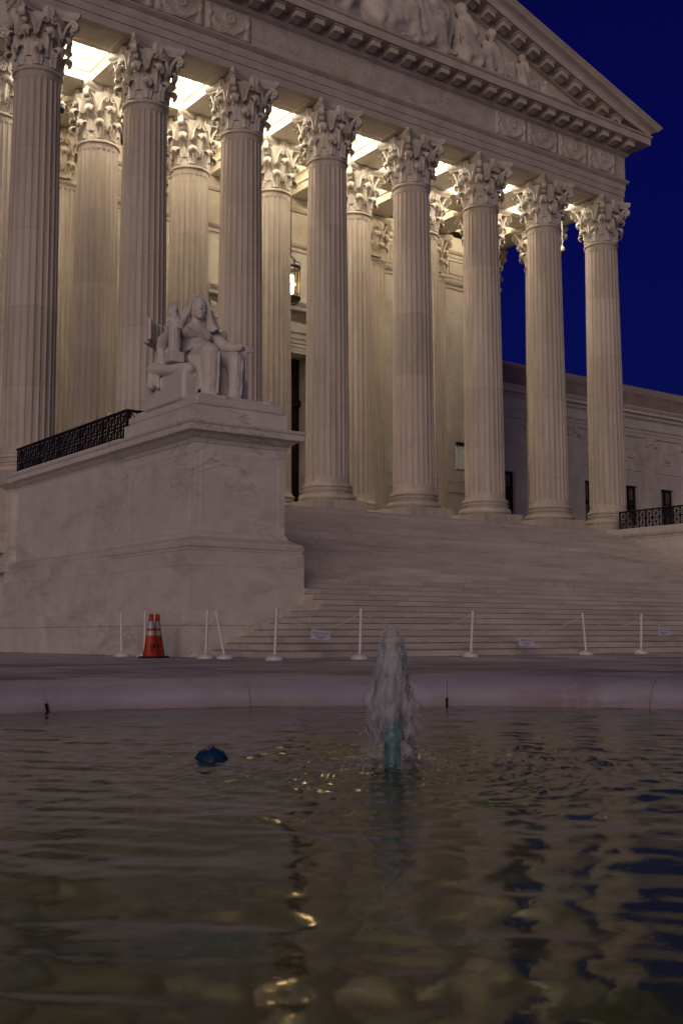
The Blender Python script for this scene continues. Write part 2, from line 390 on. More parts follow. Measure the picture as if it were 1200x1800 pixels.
# ------------------------------------------------------------------ stairs
stairs = thing('staircase', (0, Y0, 0), 'wide flight of pale marble stairs climbing to the columns', 'stairs')
def step_y(k): return Y0+(k-1)*TR if k <= 18 else YTOP-(36-k)*TR
D = 0.0
BL = 1.42
block_cache = {}
def block(parent, x0, x1, y0, y1, z0, z1):
    key = (round(x1-x0,3), round(y1-y0,3))
    if key not in block_cache:
        block_cache[key] = MB().cbox(0, key[0], 0, key[1], 0, HS-0.024, 0.003).mesh('stone_block')
    o = link('stone_block', block_cache[key], MSTEP, parent); o.location = Vector((x0+rng.uniform(-.001,.001), y0+rng.uniform(-.0025,.0025), z0+rng.uniform(-.0015,.0015)))-wloc(parent)
for k in range(1, 37):
    y = step_y(k); z1 = k*HS; z0 = z1-HS
    yn = step_y(k+1) if k < 36 else y+0.4
    xl = -15.06+TR*(k-1) if k <= 8 else (-12.075 if k <= 24 else -12.7)
    if k > 8 and y > -8.7: xl = -12.7
    xr = -xl
    mb = MB()
    yb = (-13.03 if k <= 8 else yn+0.25)
    if k <= 18:
        ybk = max(yb, yn+0.2)
        if k <= 8:
            mb.box(xl+0.05, xr-0.015, y+0.05, -13.03 if k < 8 else -12.785, z0-0.02 if k > 1 else -0.05, z1-0.014)
            mb.box(-12.05, 12.05, -13.03, max(yn+.2, -13.0), z0-0.02, z1-0.0145)
        else:
            mb.box(xl+0.004, xr, y+0.05, yn+(0.6 if k < 13 else 0.2), z0-0.02, z1-0.014)
        mb.box(4.3, xr, y, yn+0.19, z0+0.022, z1-0.0005)
        st = part('step', mb, MSTEP, stairs)
        off = (k*0.53) % BL; x = xl; edges = [xl]
        xx = xl+0.35+off
        while xx < 4.0: edges.append(xx+rng.uniform(-.12,.12)); xx += BL
        edges.append(4.29)
        for a, b in zip(edges[:-1], edges[1:]):
            block(st, a+0.005, b-0.005, y, yn+0.08, z0+0.023, z1)
        if k <= 8:                                           # return of the step towards the pedestal
            ya = yn+0.086; e2 = [ya]; yy = ya+0.4+(k*0.37) % 1.0
            while yy < -13.3: e2.append(yy); yy += 1.2
            e2.append(-13.02 if k < 8 else -12.79)
            for a, b in zip(e2[:-1], e2[1:]):
                if b-a > 0.05: block(st, xl, xl+TR+0.08, a+0.0025, b-0.0025, z0+0.023, z1)
        if k == 18:                                          # landing
            lb = MB().box(-12.6, 12.6, y+0.3, -7.2, z0-0.05, z1-0.006); part('landing', lb, MSTEP, stairs)
    else:                                                    # farther steps: blocks too thin to pick apart, still cut as blocks
        mb.box(xl, xr, y+0.05, yn+0.2, z0-0.03, z1-0.012)
        off = (k*0.53) % BL; xx = xl+0.3+off; edges = [xl]
        while xx < xr-0.3: edges.append(xx+rng.uniform(-.12,.12)); xx += BL
        edges.append(xr)
        for a, b in zip(edges[:-1], edges[1:]):
            d = rng.uniform(-.003,.003); mb.cbox(a+0.007, b-0.007, y+d, yn+0.1, z0+0.021, z1, 0.003)
        part('step', mb, MSTEP, stairs)

# ------------------------------------------------------------------ courthouse: portico
bld = thing('courthouse', (0, 6, 0), 'white marble temple-front courthouse with eight tall Corinthian columns', 'building')
# floor (stylobate)
mb = MB(); mb.box(-15.25, 15.25, YTOP+0.3, 24, 3.0, ZP-0.004)
part('portico_floor', mb, MSTEP, bld)

# ---- column meshes (local, z = 0 at the plinth's foot)
def shaft_r(z):
    t = min(max((z-1.0)/12.7, 0), 1)
    r = 0.845-0.093*(t**1.6)
    if z < 1.18: r += 0.06*((1.18-z)/0.18)**2
    if z > 13.55: r += 0.03*((z-13.55)/0.15)**2
    return r
def flute(z):
    lo, hi = 1.26, 13.5
    if z <= lo or z >= hi: return 0.0
    d = min(z-lo, hi-z); return 1.0 if d > 0.13 else math.sqrt(max(0, 1-(1-d/0.13)**2))
def shaft_ring(z, dr=0.0):
    R = shaft_r(z)-dr; g = flute(z); out = []
    for k in range(24):
        for u in (0.0, 0.11, 0.16, 0.26, 0.40, 0.555, 0.70, 0.84, 0.95, 0.9999):
            a = 2*PI*(k+u)/24
            if u <= 0.11: d = 0
            else:
                t = (u-0.11)/0.89*2-1; d = math.sqrt(max(0, 1-t*t))*0.036*g
            out.append(((R-d)*math.cos(a), (R-d)*math.sin(a), z))
    return out
cuts = [1.0, 3.19, 5.78, 8.34, 11.1, 13.68]
drums = []
for a, b in zip(cuts[:-1], cuts[1:]):
    zs = [a, a+0.004]; dr = [0.009, 0.0]
    inner = list(np.linspace(a+0.004, b-0.004, 6)[1:-1])
    if a == 1.0: inner = [1.06, 1.12, 1.18, 1.261, 1.275, 1.30, 1.33, 1.37, 1.39, 2.0, 2.6]
    if b == 13.68: inner = [11.7, 12.3, 12.9, 13.36, 13.39, 13.43, 13.46, 13.485, 13.499, 13.56, 13.62]
    zs += inner+[b-0.004, b]; dr += [0.0]*len(inner)+[0.0, 0.009]
    m = MB(); m.loft([shaft_ring(z, d) for z, d in zip(zs, dr)]); drums.append(m.mesh('drum', True, 40))
def base_profile():
    P = [(0.0+1.02, 0.37)]
    for t in np.linspace(-PI/2, PI/2, 9): P.append((0.98+0.134*math.cos(t), 0.37+0.125+0.125*math.sin(t)))
    P += [(1.0,0.63),(1.0,0.655),(0.955,0.675),(0.945,0.70),(0.965,0.715)]
    for t in np.linspace(-PI/2, PI/2, 5): P.append((0.97+0.025*math.cos(t), 0.735+0.02*math.sin(t)))
    for t in np.linspace(-PI/2, PI/2, 5): P.append((0.955+0.025*math.cos(t), 0.782+0.02*math.sin(t)))
    P += [(0.935,0.815),(0.93,0.84),(0.945,0.86)]
    for t in np.linspace(-PI/2, PI/2, 7): P.append((0.915+0.072*math.cos(t), 0.93+0.068*math.sin(t)))
    P += [(0.90,1.0)]
    return P
m = MB(); m.lathe(base_profile(), 64); BASE_ME = m.mesh('base_moulding', True, 40)
m = MB(); m.cbox(-1.104, 1.104, -1.104, 1.104, 0, 0.372, 0.012); PLINTH_ME = m.mesh('plinth')

def bell_r(z): return 0.735+0.02*z+(0.20*max(0, (z-1.2)/0.55)**2)
def leaf(mb, ang, z0, h, hw, cr, out, droop=0.5, seed=0):
    nu, nv = 11, 24; rows = []
    for i in range(nv):
        t = i/(nv-1)
        if t < 0.55:
            q = t/0.55; z = z0+(h-cr)*q; rho = bell_r(z)+0.05+out*q**2.2
            w = hw*(0.80+0.22*math.sin(PI*min(q*1.1, 1)))*(1+0.11*math.cos(q*19))
        else:
            q = (t-0.55)/0.45; th = PI-q*PI*1.45
            rc = bell_r(z0+h-cr)+0.05+out+cr; z = z0+h-cr+cr*math.sin(th); rho = rc+cr*math.cos(th)*(1+0.25*q)
            w = hw*0.74*math.sqrt(max(0.02, 1-(q*0.97)**3))*(1+0.06*math.cos(q*14))
        row = []
        for j in range(nu):
            u = j/(nu-1)*2-1
            lat = u*w; dep = -0.11*u*u*(1 if t < 0.6 else max(0.25, 1-(t-0.6)*2))+0.020*math.cos(u*PI*3.0)*(1 if t < 0.6 else .35)
            zz = z-(droop*0.16*u*u if t > 0.55 else 0)
            rr = rho+dep; a = ang+lat/max(rho, 0.3)
            row.append((rr*math.cos(a), rr*math.sin(a), zz))
        rows.append(row)
    mb.grid_solid(rows, 0.04)
def spiral(c, r0, r1, turns, a0, sgn, n=22):
    return [(c[0]+(r0+(r1-r0)*i/(n-1))*math.cos(a0+sgn*2*PI*turns*i/(n-1)), c[1]+(r0+(r1-r0)*i/(n-1))*math.sin(a0+sgn*2*PI*turns*i/(n-1))) for i in range(n)]
def ribbon(mb, path, org, ex, ey, nz, w, th):               # flat band following a plane curve
    ex, ey, nz = Vector(ex), Vector(ey), Vector(nz); rings = []
    P = [Vector((a, b)) for a, b in path]
    for i, p in enumerate(P):
        t = (P[min(i+1,len(P)-1)]-P[max(i-1,0)]).normalized(); nn = Vector((-t.y, t.x))
        f = 1-0.45*i/len(P)
        q = [p+nn*th/2*f, p-nn*th/2*f]
        W = [Vector(org)+ex*x.x+ey*x.y for x in q]
        rings.append([W[0]-nz*w/2, W[0]+nz*w/2, W[1]+nz*w/2, W[1]-nz*w/2])
    mb.loft(rings)
def capital_mesh(flat=None):
    mb = MB()
    mb.lathe([(0.74,-0.02),(0.745,0.3),(0.76,0.9),(0.78,1.2),(0.83,1.45),(0.93,1.68),(0.95,1.74)], 32)
    for k in range(8):
        leaf(mb, PI/8+k*PI/4, 0.02, 0.66, 0.255, 0.115, 0.05)
        leaf(mb, k*PI/4, 0.30, 0.92, 0.255, 0.125, 0.07)
    for k in range(4):
        a = PI/4+k*PI/2; d = Vector((math.cos(a), math.sin(a), 0)); tn = Vector((-d.y, d.x, 0))
        c = (1.215, 1.545)
        path = [(0.80,0.95),(0.83,1.15),(0.90,1.36),(1.00,1.56),(1.10,1.68)]+spiral(c, 0.175, 0.03, 1.7, PI*0.62, -1)
        ribbon(mb, path, (0,0,0), d, (0,0,1), tn, 0.20, 0.075)
        o = d*c[0]+Vector((0,0,c[1])); mb.tube([o-tn*0.055, o+tn*0.055], 0.14, 14)
        mb.tube([o-tn*0.11, o+tn*0.11], 0.045, 10)
        leaf(mb, a, 0.85, 0.60, 0.15, 0.085, 0.20, 0.2)
        b = k*PI/2; fd = Vector((math.cos(b), math.sin(b), 0)); ft = Vector((-fd.y, fd.x, 0))
        for sg in (-1, 1):
            path = [(sg*0.40,0.98),(sg*0.37,1.2),(sg*0.30,1.40),(sg*0.20,1.55)]+spiral((sg*0.15,1.50), 0.115, 0.02, 1.5, PI/2 if sg > 0 else PI/2, sg, 16)
            ribbon(mb, path, fd*0.91, ft, (0,0,1), fd, 0.13, 0.05)
            path = [(sg*0.42,0.95),(sg*0.50,1.25),(sg*0.62,1.50),(sg*0.72,1.62)]
            ribbon(mb, path, fd*0.86, ft, (0,0,1), fd, 0.16, 0.07)
        # flower in the middle of the abacus
        rings = []
        for i in range(1, 9):
            th = PI*i/9; ring = []
            for q in range(24):
                f = 1+0.16*math.cos(6*2*PI*q/24); x = 0.20*math.sin(th)*math.cos(2*PI*q/24)*f; y = 0.11*math.sin(th)*math.sin(2*PI*q/24)*f; z = -0.25*math.cos(th)
                ring.append(fd*(0.90+y)+ft*x+Vector((0,0,1.80+z)))
            rings.append(ring)
        mb.loft(rings)
    a = 1.0567
    def plan(sc, z):
        out = []
        for k in range(4):
            b = k*PI/2; e = a-0.085
            for i in range(11):
                x = -e+2*e*i/10; y = -a+0.235*(1-(x/e)**2); X, Y = x*sc, y*sc
                out.append((X*math.cos(b)-Y*math.sin(b), X*math.sin(b)+Y*math.cos(b), z))
        return out
    mb.loft([plan(s_, z) for s_, z in ((0.90,1.735),(0.905,1.78),(0.93,1.82),(0.965,1.845),(0.965,1.865),(0.985,1.88),(1.0,1.92),(1.0,2.04))])
    return mb
CAP_ME = capital_mesh().mesh('capital', True, 42)
m = MB(); m.lathe([(0.775,13.66)]+[(0.765+0.055*math.cos(t), 13.76+0.065*math.sin(t)) for t in np.linspace(-PI/2, PI/2, 9)]+[(0.76,13.86)], 48); NECK_ME = m.mesh('neck_ring', True, 50)
def make_column():
    c = link('column', PLINTH_ME, MCOL, bld)                 # the plinth carries the rest
    link('base_moulding', BASE_ME, MCOL, c)
    for d in drums: link('drum', d, MCOL, c)
    link('neck_ring', NECK_ME, MCOL, c); link('capital', CAP_ME, MCAP, c, (0,0,13.86))
    return c
for r_i, y in enumerate((0.0, ROW2)):
    for i in range(8):
        c = make_column(); c.location = Vector((CX[i], y, ZP+0.001))-wloc(bld)
        for ch in c.children:
            ch.rotation_euler = (0, 0, 0 if ch.name.startswith('capital') else rng.integers(0, 24)*2*PI/24)
            if ch.name.startswith('capital') and False: ch.rotation_euler.z = rng.integers(0,4)*PI/2

# ---- pilasters on the temple wall
def pilaster_shaft():
    mb = MB(); w = 0.74; d = 0.40; pts = []; nfl = 7; pitch = 2*w/nfl
    for k in range(nfl):
        x0 = -w+k*pitch
        pts += [(x0,0),(x0+pitch*0.15,0)]
        for t in np.linspace(0.2, PI-0.2, 6): pts.append((x0+pitch*0.5-pitch*0.35*math.cos(t), 0.06*math.sin(t)))
        pts += [(x0+pitch*0.85,0)]
    pts += [(w,0)]
    back = [(w,d),(-w,d)]
    full = lambda s_, z, g=1: [(x*s_, y*g, z) for x, y in pts]+[(x*s_, y, z) for x, y in back]
    mb.loft([full(1,1.0,0), full(1,1.15,0), full(1,1.26,1), full(0.95,13.4,1), full(0.95,13.5,0), full(0.95,13.68,0)])
    return mb
PIL_SH = pilaster_shaft().mesh('pilaster_shaft')
m = MB(); m.box(-0.70, 0.70, -0.02, 0.40, 13.6, 15.7); PIL_BELL = m.mesh('bell')
m = MB(); m.rect(-0.70, 0.70, 0.02, 0.38, [(0.0,13.62),(0.06,13.64),(0.085,13.70),(0.085,13.76),(0.06,13.82),(0.0,13.84)]); PIL_NECK = m.mesh('neck_moulding')
m = MB(); m.rect(-0.74, 0.74, 0.0, 0.40, [(0.22,0),(0.22,0.37),(0.24,0.45),(0.24,0.56),(0.20,0.63),(0.12,0.68),(0.10,0.82),(0.14,0.88),(0.14,0.95),(0.06,1.0)]); PIL_BASE = m.mesh('base_moulding')
for i in (0, 1, 2, 5, 6, 7):
    o = link('pilaster', PIL_SH, MCOL, bld); o.location = Vector((CX[i], YPIL, ZP))-wloc(bld)
    link('bell', PIL_BELL, MCAP, o); link('neck_moulding', PIL_NECK, MCOL, o); link('base_moulding', PIL_BASE, MCOL, o)
    c = link('capital', CAP_ME, MCAP, o, (0, 0.30, 13.84)); c.scale = (0.97, 0.62, 1.0)

# ---- architrave beams
arch = [(0.78,ZA),(0.80,ZA+0.004),(0.80,ZA+0.30),(0.835,ZA+0.305),(0.835,ZA+0.60),(0.865,ZA+0.605),(0.87,ZA+0.90),(0.90,ZA+0.92),(0.96,ZA+0.98),(1.01,ZA+1.04),(1.01,ZA+1.09),(0.87,ZA+1.11)]
mb = MB(); mb.rect(CX[0], CX[7], 0, 0, arch); archi = part('architrave', mb, MENT, bld)
def soffit_panel(x0, x1, y0, y1, z, parent):                 # sunk frame line on the underside of a beam
    mb = MB()
    for a in ((x0,x1,y0,y0+0.05),(x0,x1,y1-0.05,y1),(x0,x0+0.05,y0+0.05,y1-0.05),(x1-0.05,x1,y0+0.05,y1-0.05)): mb.box(a[0],a[1],a[2],a[3],z-0.009,z+0.02)
    return part('soffit_panel', mb, MCEIL, parent)
for i in range(7):
    soffit_panel(CX[i]+1.15, CX[i+1]-1.15, -0.5, 0.5, ZA, archi)
mb = MB(); mb.box(CX[0]-0.80, CX[7]+0.80, ROW2-0.78, ROW2+0.78, ZA+0.003, 22.2); inner_beam = part('inner_beam', mb, MCEIL, bld)
for i in range(7): soffit_panel(CX[i]+1.15, CX[i+1]-1.15, ROW2-0.5, ROW2+0.5, ZA+0.003, inner_beam)
for i in range(8):
    mb = MB(); w = 0.78 if i in (0, 7) else 0.74
    mb.box(CX[i]-w, CX[i]+w, 0.5, ROW2-0.6, ZA+0.006, 22.2); mb.box(CX[i]-w, CX[i]+w, ROW2+0.6, YW+0.3, ZA+0.006, 22.2)
    part('cross_beam', mb, MCEIL, bld)
# coffers: stepped frames in each bay
ceil_mb = MB(); ceil_mb.box(CX[0]-0.7, CX[7]+0.7, 0.3, YW+0.4, 22.16, 22.24); ceil = part('ceiling', ceil_mb, MCEIL, bld)
for i in range(7):
    for (y0, y1) in ((0.80, ROW2-0.78), (ROW2+0.78, YPIL)):
        x0, x1 = CX[i]+0.74, CX[i+1]-0.74
        mb = MB()
        for (d0, d1, z0, z1) in ((0.0, 0.10, 21.42, 21.55), (0.0, 0.22, 21.84, 22.16)):
            for a in ((x0+d0,x1-d0,y0+d0,y0+d1),(x0+d0,x1-d0,y1-d1,y1-d0),(x0+d0,x0+d1,y0+d1,y1-d1),(x1-d1,x1-d0,y0+d1,y1-d1)):
                mb.box(a[0]-0.004,a[1]+0.004,a[2]-0.004,a[3]+0.004,z0,z1)
        part('coffer_frame', mb, MCEIL, ceil)
# lamps hidden up in the front coffers
lamp_house = MB().lathe([(0.20,0.0),(0.20,0.16),(0.08,0.22)], 20, cap0=False).mesh('coffer_lamp', True)
lamp_bulb = MB().lathe([(0.02,-0.035),(0.12,-0.03),(0.175,0.0),(0.175,0.02)], 20).mesh('bulb', True)
for i, y, watt, lcol in [(i, 1.95, LAMP_W, (1.0, 0.86, 0.65)) for i in range(7)]+[(i, 6.1, LAMP2_W, (1.0, 0.76, 0.46)) for i in range(7)]:
    x = (CX[i]+CX[i+1])/2
    lo = link('coffer_lamp', lamp_house, WHITEP, bld); lo.location = Vector((x, y, 21.94))-wloc(bld)
    link('bulb', lamp_bulb, BULB, lo)
    ld = bpy.data.lights.new('coffer_light', 'POINT'); ld.energy = watt; ld.color = lcol; ld.shadow_soft_size = 0.16
    l = bpy.data.objects.new('coffer_light', ld); COL.objects.link(l); l.parent = lo; l.location = (0, 0, -0.24)

# ---- frieze
YB = 24.0
mb = MB(); mb.rect(CX[0], CX[7], 0, YB, [(0.865,22.20),(0.865,23.34)]); frieze = part('frieze', mb, MENT, bld)
for word, x0, x1 in (('EQUAL',-5.85,-3.35),('JUSTICE',-2.65,0.45),('UNDER',1.05,3.75),('LAW',4.35,5.9)):
    tm = text_mesh(word, 0.86, 0.0035); lo_ = min(v.co.x for v in tm.vertices); hi_ = max(v.co.x for v in tm.vertices)
    place_text('inscription', tm, lambda c: Vector((x0+(c.x-lo_)/(hi_-lo_)*(x1-x0), -0.872-c.z, 22.76+c.y*0.95)), MENT, frieze)
def relief_mesh():
    nx, nz = 44, 30; W, H = 1.95, 1.02; x = np.linspace(-W/2, W/2, nx); z = np.linspace(-H/2, H/2, nz); X, Z = np.meshgrid(x, z); h = np.zeros_like(X)
    r = np.hypot(X-0.05, (Z-0.18)*1.0); h += 0.06*np.exp(-((r-0.20)/0.05)**2)+0.05*np.exp(-(r/0.08)**2)
    gar = Z+0.42-0.9*(X/0.62)**2*0.35
    msk = (np.abs(X) < 0.66); h += msk*0.10*np.exp(-((gar+0.02)/0.13)**2)*(0.75+0.35*np.sin(38*X)*np.sin(41*Z+6*X))
    for cx in (-0.82, 0.82): h += 0.075*np.exp(-((X-cx-0.03*np.sin(9*Z))/0.085)**2)*(0.8+0.3*np.sin(16*Z))
    rr = np.random.default_rng(5); h += 0.018*np.sin(21*X+4*np.sin(13*Z))*np.sin(19*Z+3*np.sin(11*X))*(np.abs(X) < .7)
    h *= np.clip((W/2-np.abs(X))/0.05, 0, 1)*np.clip((H/2-np.abs(Z))/0.05, 0, 1)
    me = MB(); me.grid_solid(np.stack([X, -h*0.8-0.003, Z], 2), 0.012); return me.mesh('relief_panel', True)
REL = relief_mesh()
for x in (7.22, 9.22, 11.22, 13.22, -7.22, -9.22, -11.22, -13.22):
    o = link('relief_panel', REL, MENT, frieze); o.location = Vector((x, -0.872, 22.77))-wloc(frieze); o.scale.x = 0.98

# ---- horizontal cornice with modillions
mb = MB(); mb.rect(CX[0], CX[7], 0, YB, [(0.80,23.335),(0.90,23.34),(0.93,23.37),(0.99,23.40),(0.99,23.44),(1.03,23.47),(1.03,23.86),(1.08,23.88),(1.73,23.885),(1.73,23.87),(1.745,23.87),(1.75,24.19),(1.80,24.22),(1.83,24.27),(1.83,24.31)])
cornice = part('cornice', mb, MENT, bld)
m = MB(); w = 0.20
m.loft([[(-w,y,0),(w,y,0),(w,y,zt),(-w,y,zt)][:] for y, zt in ()] or [[(-w,0,-0.30),(w,0,-0.30),(w,0,0.02),(-w,0,0.02)],[(-w,-0.18,-0.33),(w,-0.18,-0.33),(w,-0.18,0.02),(-w,-0.18,0.02)],[(-w,-0.36,-0.27),(w,-0.36,-0.27),(w,-0.36,0.02),(-w,-0.36,0.02)],[(-w,-0.50,-0.25),(w,-0.50,-0.25),(w,-0.50,0.02),(-w,-0.50,0.02)],[(-w,-0.58,-0.29),(w,-0.58,-0.29),(w,-0.58,0.02),(-w,-0.58,0.02)]])
m.box(-w-0.045, w+0.045, -0.63, 0.0, -0.06, 0.015)
MOD = m.mesh('modillion')
nm = 33
for k in range(nm):
    x = -14.5+29.0*k/(nm-1); o = link('modillion', MOD, MENT, cornice); o.location = Vector((x, -1.03, 23.865))-wloc(cornice)

# ---- pediment
SL = 0.312
ped = thing('pediment', (0,0,0), None, None); ped.parent = bld; ped.location = Vector((0, 0, 24.3))-bld.location
zr = lambda x: 24.72+(16.17-abs(x))*SL                        # top edge of the raking sima
prof_r = [(0.85,-1.50),(0.85,-1.18),(0.92,-1.14),(0.99,-1.10),(1.03,-1.06),(1.03,-0.72),(1.73,-0.71),(1.735,-0.725),(1.75,-0.725),(1.75,-0.40),(1.80,-0.37),(1.83,-0.33),(1.90,-0.30),(2.02,-0.24),(2.08,-0.14),(2.16,-0.06),(2.16,0.0),(-24.0,0.02),(-24.0,-1.5)]
for sg in (1, -1):
    mb = MB(); xe = lambda o: 14.01+max(o, 1.75) if o > 0 else 14.01+2.16
    a = [(sg*xe(o), -o, max(zr(xe(o))+dz, 24.315 if o > 0 and o < 1.9 else 24.2)) for o, dz in prof_r]; b = [(0.0, -o, zr(0)+dz) for o, dz in prof_r]
    mid = [(sg*x_, -o, max(zr(x_)+dz, 24.3)) for x_ in (14.0,) for o, dz in prof_r]
    ring = [a, mid, b] if sg > 0 else [b, mid, a]
    mb.loft(ring); part('raking_cornice', mb, MENT, ped)
rk = [o for o in ped.children]
mb = MB(); mb.add([(-14.9,-0.86,24.25),(14.9,-0.86,24.25),(0,-0.86,zr(0)-1.2),(-14.9,0.4,24.25),(14.9,0.4,24.25),(0,0.4,zr(0)-1.2)], [(0,1,2),(5,4,3),(0,3,4,1),(1,4,5,2),(2,5,3,0)])
part('tympanum', mb, MENT, ped)
m = MB()
m.loft([[(-w,y,zb+SL*0),(w,y,zb),(w,y,0.05),(-w,y,0.05)] for y, zb in ((0,-0.30),(-0.18,-0.33),(-0.36,-0.27),(-0.50,-0.25),(-0.58,-0.29))]); m.box(-w-0.045, w+0.045, -0.63, 0.0, -0.06, 0.04)
MODR = {}
for sg in (1, -1):
    q = MB(); q.v = [(x, y, z-sg*SL*x) for x, y, z in m.v]; q.f = m.f; MODR[sg] = q.mesh('modillion')
for k in range(nm):
    x = -14.5+29.0*k/(nm-1)
    if abs(x) < 0.2 or zr(x)-0.72 < 24.55: continue
    o = link('modillion', MODR[1 if x > 0 else -1], MENT, ped); o.location = Vector((x, -1.03, zr(x)-0.735))-wloc(o.parent)

# ---- temple wall, door
wall_mb = MB()
DX, DZ = 2.62, 13.55
wall_mb.box(-14.72, -DX-0.02, YW, YW+0.9, ZP, 21.3); wall_mb.box(DX+0.02, 11.75, YW, YW+0.9, ZP, 21.3)
wall_mb.box(13.05, 14.72, YW, YW+0.9, ZP, 21.3); wall_mb.box(11.75, 13.05, YW, YW+0.9, ZP, 8.90); wall_mb.box(11.75, 13.05, YW, YW+0.9, 10.40, 21.3)
wall_mb.box(-DX-0.02, DX+0.02, YW, YW+0.9, DZ+0.02, 21.3)
wall_mb.box(-14.72, 14.72, 23.0, 24.0, ZP, 22.1); wall_mb.box(-14.72, -14.0, YW+0.9, 23.0, ZP, 22.1); wall_mb.box(14.0, 14.72, YW+0.9, 23.0, ZP, 22.1)
wall = part('temple_wall', wall_mb, MAR, bld)
def band(name, prof, x0, x1, parent, mat=MAR):              # moulding along the wall, prof = [(out, z)]
    mb = MB(); r = [[(x, YW-o, z) for o, z in prof] for x in (x0, x1)]
    mb.loft(r[::-1]); return part(name, mb, mat, parent)
spans = []
xs = [-14.72]+[v for i in (0,1,2,5,6,7) for v in (CX[i]-0.8, CX[i]+0.8)]+[14.72]
for x0, x1 in ((CX[0]+.76,CX[1]-.76),(CX[1]+.76,CX[2]-.76),(CX[2]+.76,CX[5]-.76),(CX[5]+.76,CX[6]-.76),(CX[6]+.76,CX[7]-.76)):
    band('wall_moulding', [(-.02,18.45),(0.05,18.46),(0.06,18.62),(0.12,18.68),(0.16,18.80),(0.16,18.86),(-.02,18.88)], x0, x1, wall)
    band('wall_moulding', [(-.02,20.35),(0.06,20.38),(0.12,20.5),(0.12,20.6),(-.02,20.62)], x0, x1, wall)
    band('wall_base', [(-.02,ZP),(0.14,ZP+0.001),(0.14,ZP+0.9),(0.10,ZP+0.98),(-.02,ZP+1.0)], x0, x1, wall) if x1 < -DX or x0 > DX else None
    if x1-x0 < 4:
        mb = MB()                                            # sunk panel frame above the moulding and a carved belt low down
        for a in ((x0+.35,x1-.35,19.05,19.09),(x0+.35,x1-.35,20.16,20.2),(x0+.35,x0+.39,19.09,20.16),(x1-.39,x1-.35,19.09,20.16),(x0+.6,x1-.6,19.25,19.28),(x0+.6,x1-.6,19.97,20.0),(x0+.6,x0+.63,19.28,19.97),(x1-.63,x1-.6,19.28,19.97)):
            mb.box(a[0],a[1],YW-0.03,YW+0.01,a[2],a[3])
        part('wall_panel', mb, MAR, wall)
        band('wall_belt', [(-.02,7.72),(0.05,7.74),(0.05,7.80),(0.025,7.82),(0.025,8.30),(0.05,8.32),(0.05,8.38),(-.02,8.40)], x0, x1, wall)
# wall courses: ashlar joints cut as thin proud stones on the upper wall
for x0, x1 in ((CX[1]+.76,CX[2]-.76),(CX[2]+.76,-3.45),(3.45,CX[5]-.76),(CX[5]+.76,CX[6]-.76),(CX[6]+.76,11.72)):
    z = 8.42; j = 0
    while z < 18.3:
        zz = min(z+1.25, 18.44); xm = x0+(x1-x0)*(0.35 if j % 2 else 0.68)
        for a, b in ((x0, xm), (xm, x1)):
            if b-a > 0.3:
                if x0 > 10.5 and zz > 8.85 and z < 10.45 and False: continue
                mb = MB().cbox(a+0.004, b-0.004, YW-0.022, YW+0.02, z+0.004, zz-0.004, 0.006); part('stone_block', mb, MAR, wall)
        z = zz; j += 1
# lattice window
win = part('window', MB().box(11.752, 13.048, YW+0.32, YW+0.36, 8.90, 10.40), LIT, bld)
mb = MB()
for a in ((11.755,13.045,8.905,8.98),(11.755,13.045,10.25,10.395),(11.755,11.84,8.98,10.25),(12.96,13.045,8.98,10.25)): mb.box(a[0],a[1],YW+0.14,YW+0.24,a[2],a[3])
part('frame', mb, BLACK, win)
mb = MB()
for k in range(-7, 14):
    for sgn in (1, -1):
        x = 11.4+k*0.185; pts = [(x, 8.95), (x+sgn*1.32, 10.27)]
        t0 = max([0]+[((11.82-x)/(sgn*1.32)) if sgn > 0 else ((12.98-x)/(sgn*1.32))]); t1 = min([1]+[((12.98-x)/(sgn*1.32)) if sgn > 0 else ((11.82-x)/(sgn*1.32))])
        if t1-t0 < 0.03: continue
        mb.bar((x+sgn*1.32*t0, YW+0.2+sgn*.012, 8.95+1.32*t0), (x+sgn*1.32*t1, YW+0.2+sgn*.012, 8.95+1.32*t1), 0.06, 0.05, (0,1,0))
part('lattice', mb, BLACK, win)
# door
door = part('door', MB().box(-DX, DX, YW+0.95, YW+1.15, ZP, DZ), DOORM, bld)
for sg in (-1, 1):
    for r in range(4):
        z0 = ZP+0.35+r*1.45; x0, x1 = (0.12, DX-0.25) if sg > 0 else (-DX+0.25, -0.12)
        mb = MB().rect(x0+.08, x1-.08, YW+0.955, YW+0.96, [(0.0,0)]*0 or [(0.08,z0),(0.08,z0+1.25)], True, True); part('door_panel', mb, BRONZE, door)
mb = MB().box(-DX+0.003, DX-0.003, YW+0.80, YW+0.95, 11.25, 11.55); part('transom_bar', mb, BRONZE, door)
mb = MB()
for sg in (-1, 1): mb.box(sg*DX-0.0 if sg > 0 else -DX-0.42, DX+0.42 if sg > 0 else -DX, YW-0.10, YW+0.95, ZP, DZ+0.42)
mb.box(-DX, DX, YW-0.098, YW+0.95, DZ, DZ+0.418)
frame = part('door_frame', mb, MAR, bld)
mb = MB()
for x0, x1, z0, z1, d in ((-DX-0.30,DX+0.30,DZ+0.28,DZ+0.32,.13),(-DX-0.15,DX+0.15,DZ+0.12,DZ+0.16,.12)): mb.box(x0,x1,YW-d,YW-0.05,z0,z1)
part('frame_moulding', mb, MAR, frame)
band('door_architrave', [(-.02,14.0),(0.13,14.01),(0.13,14.20),(0.17,14.22),(0.17,14.42),(0.24,14.50),(0.24,14.56),(0.12,14.58),(0.12,15.12),(0.18,15.14),(0.22,15.2),(0.22,15.42),(0.55,15.46),(0.55,15.62),(0.60,15.66),(0.68,15.80),(0.68,15.86),(-.02,15.9)], -DX-0.55, DX+0.55, frame)
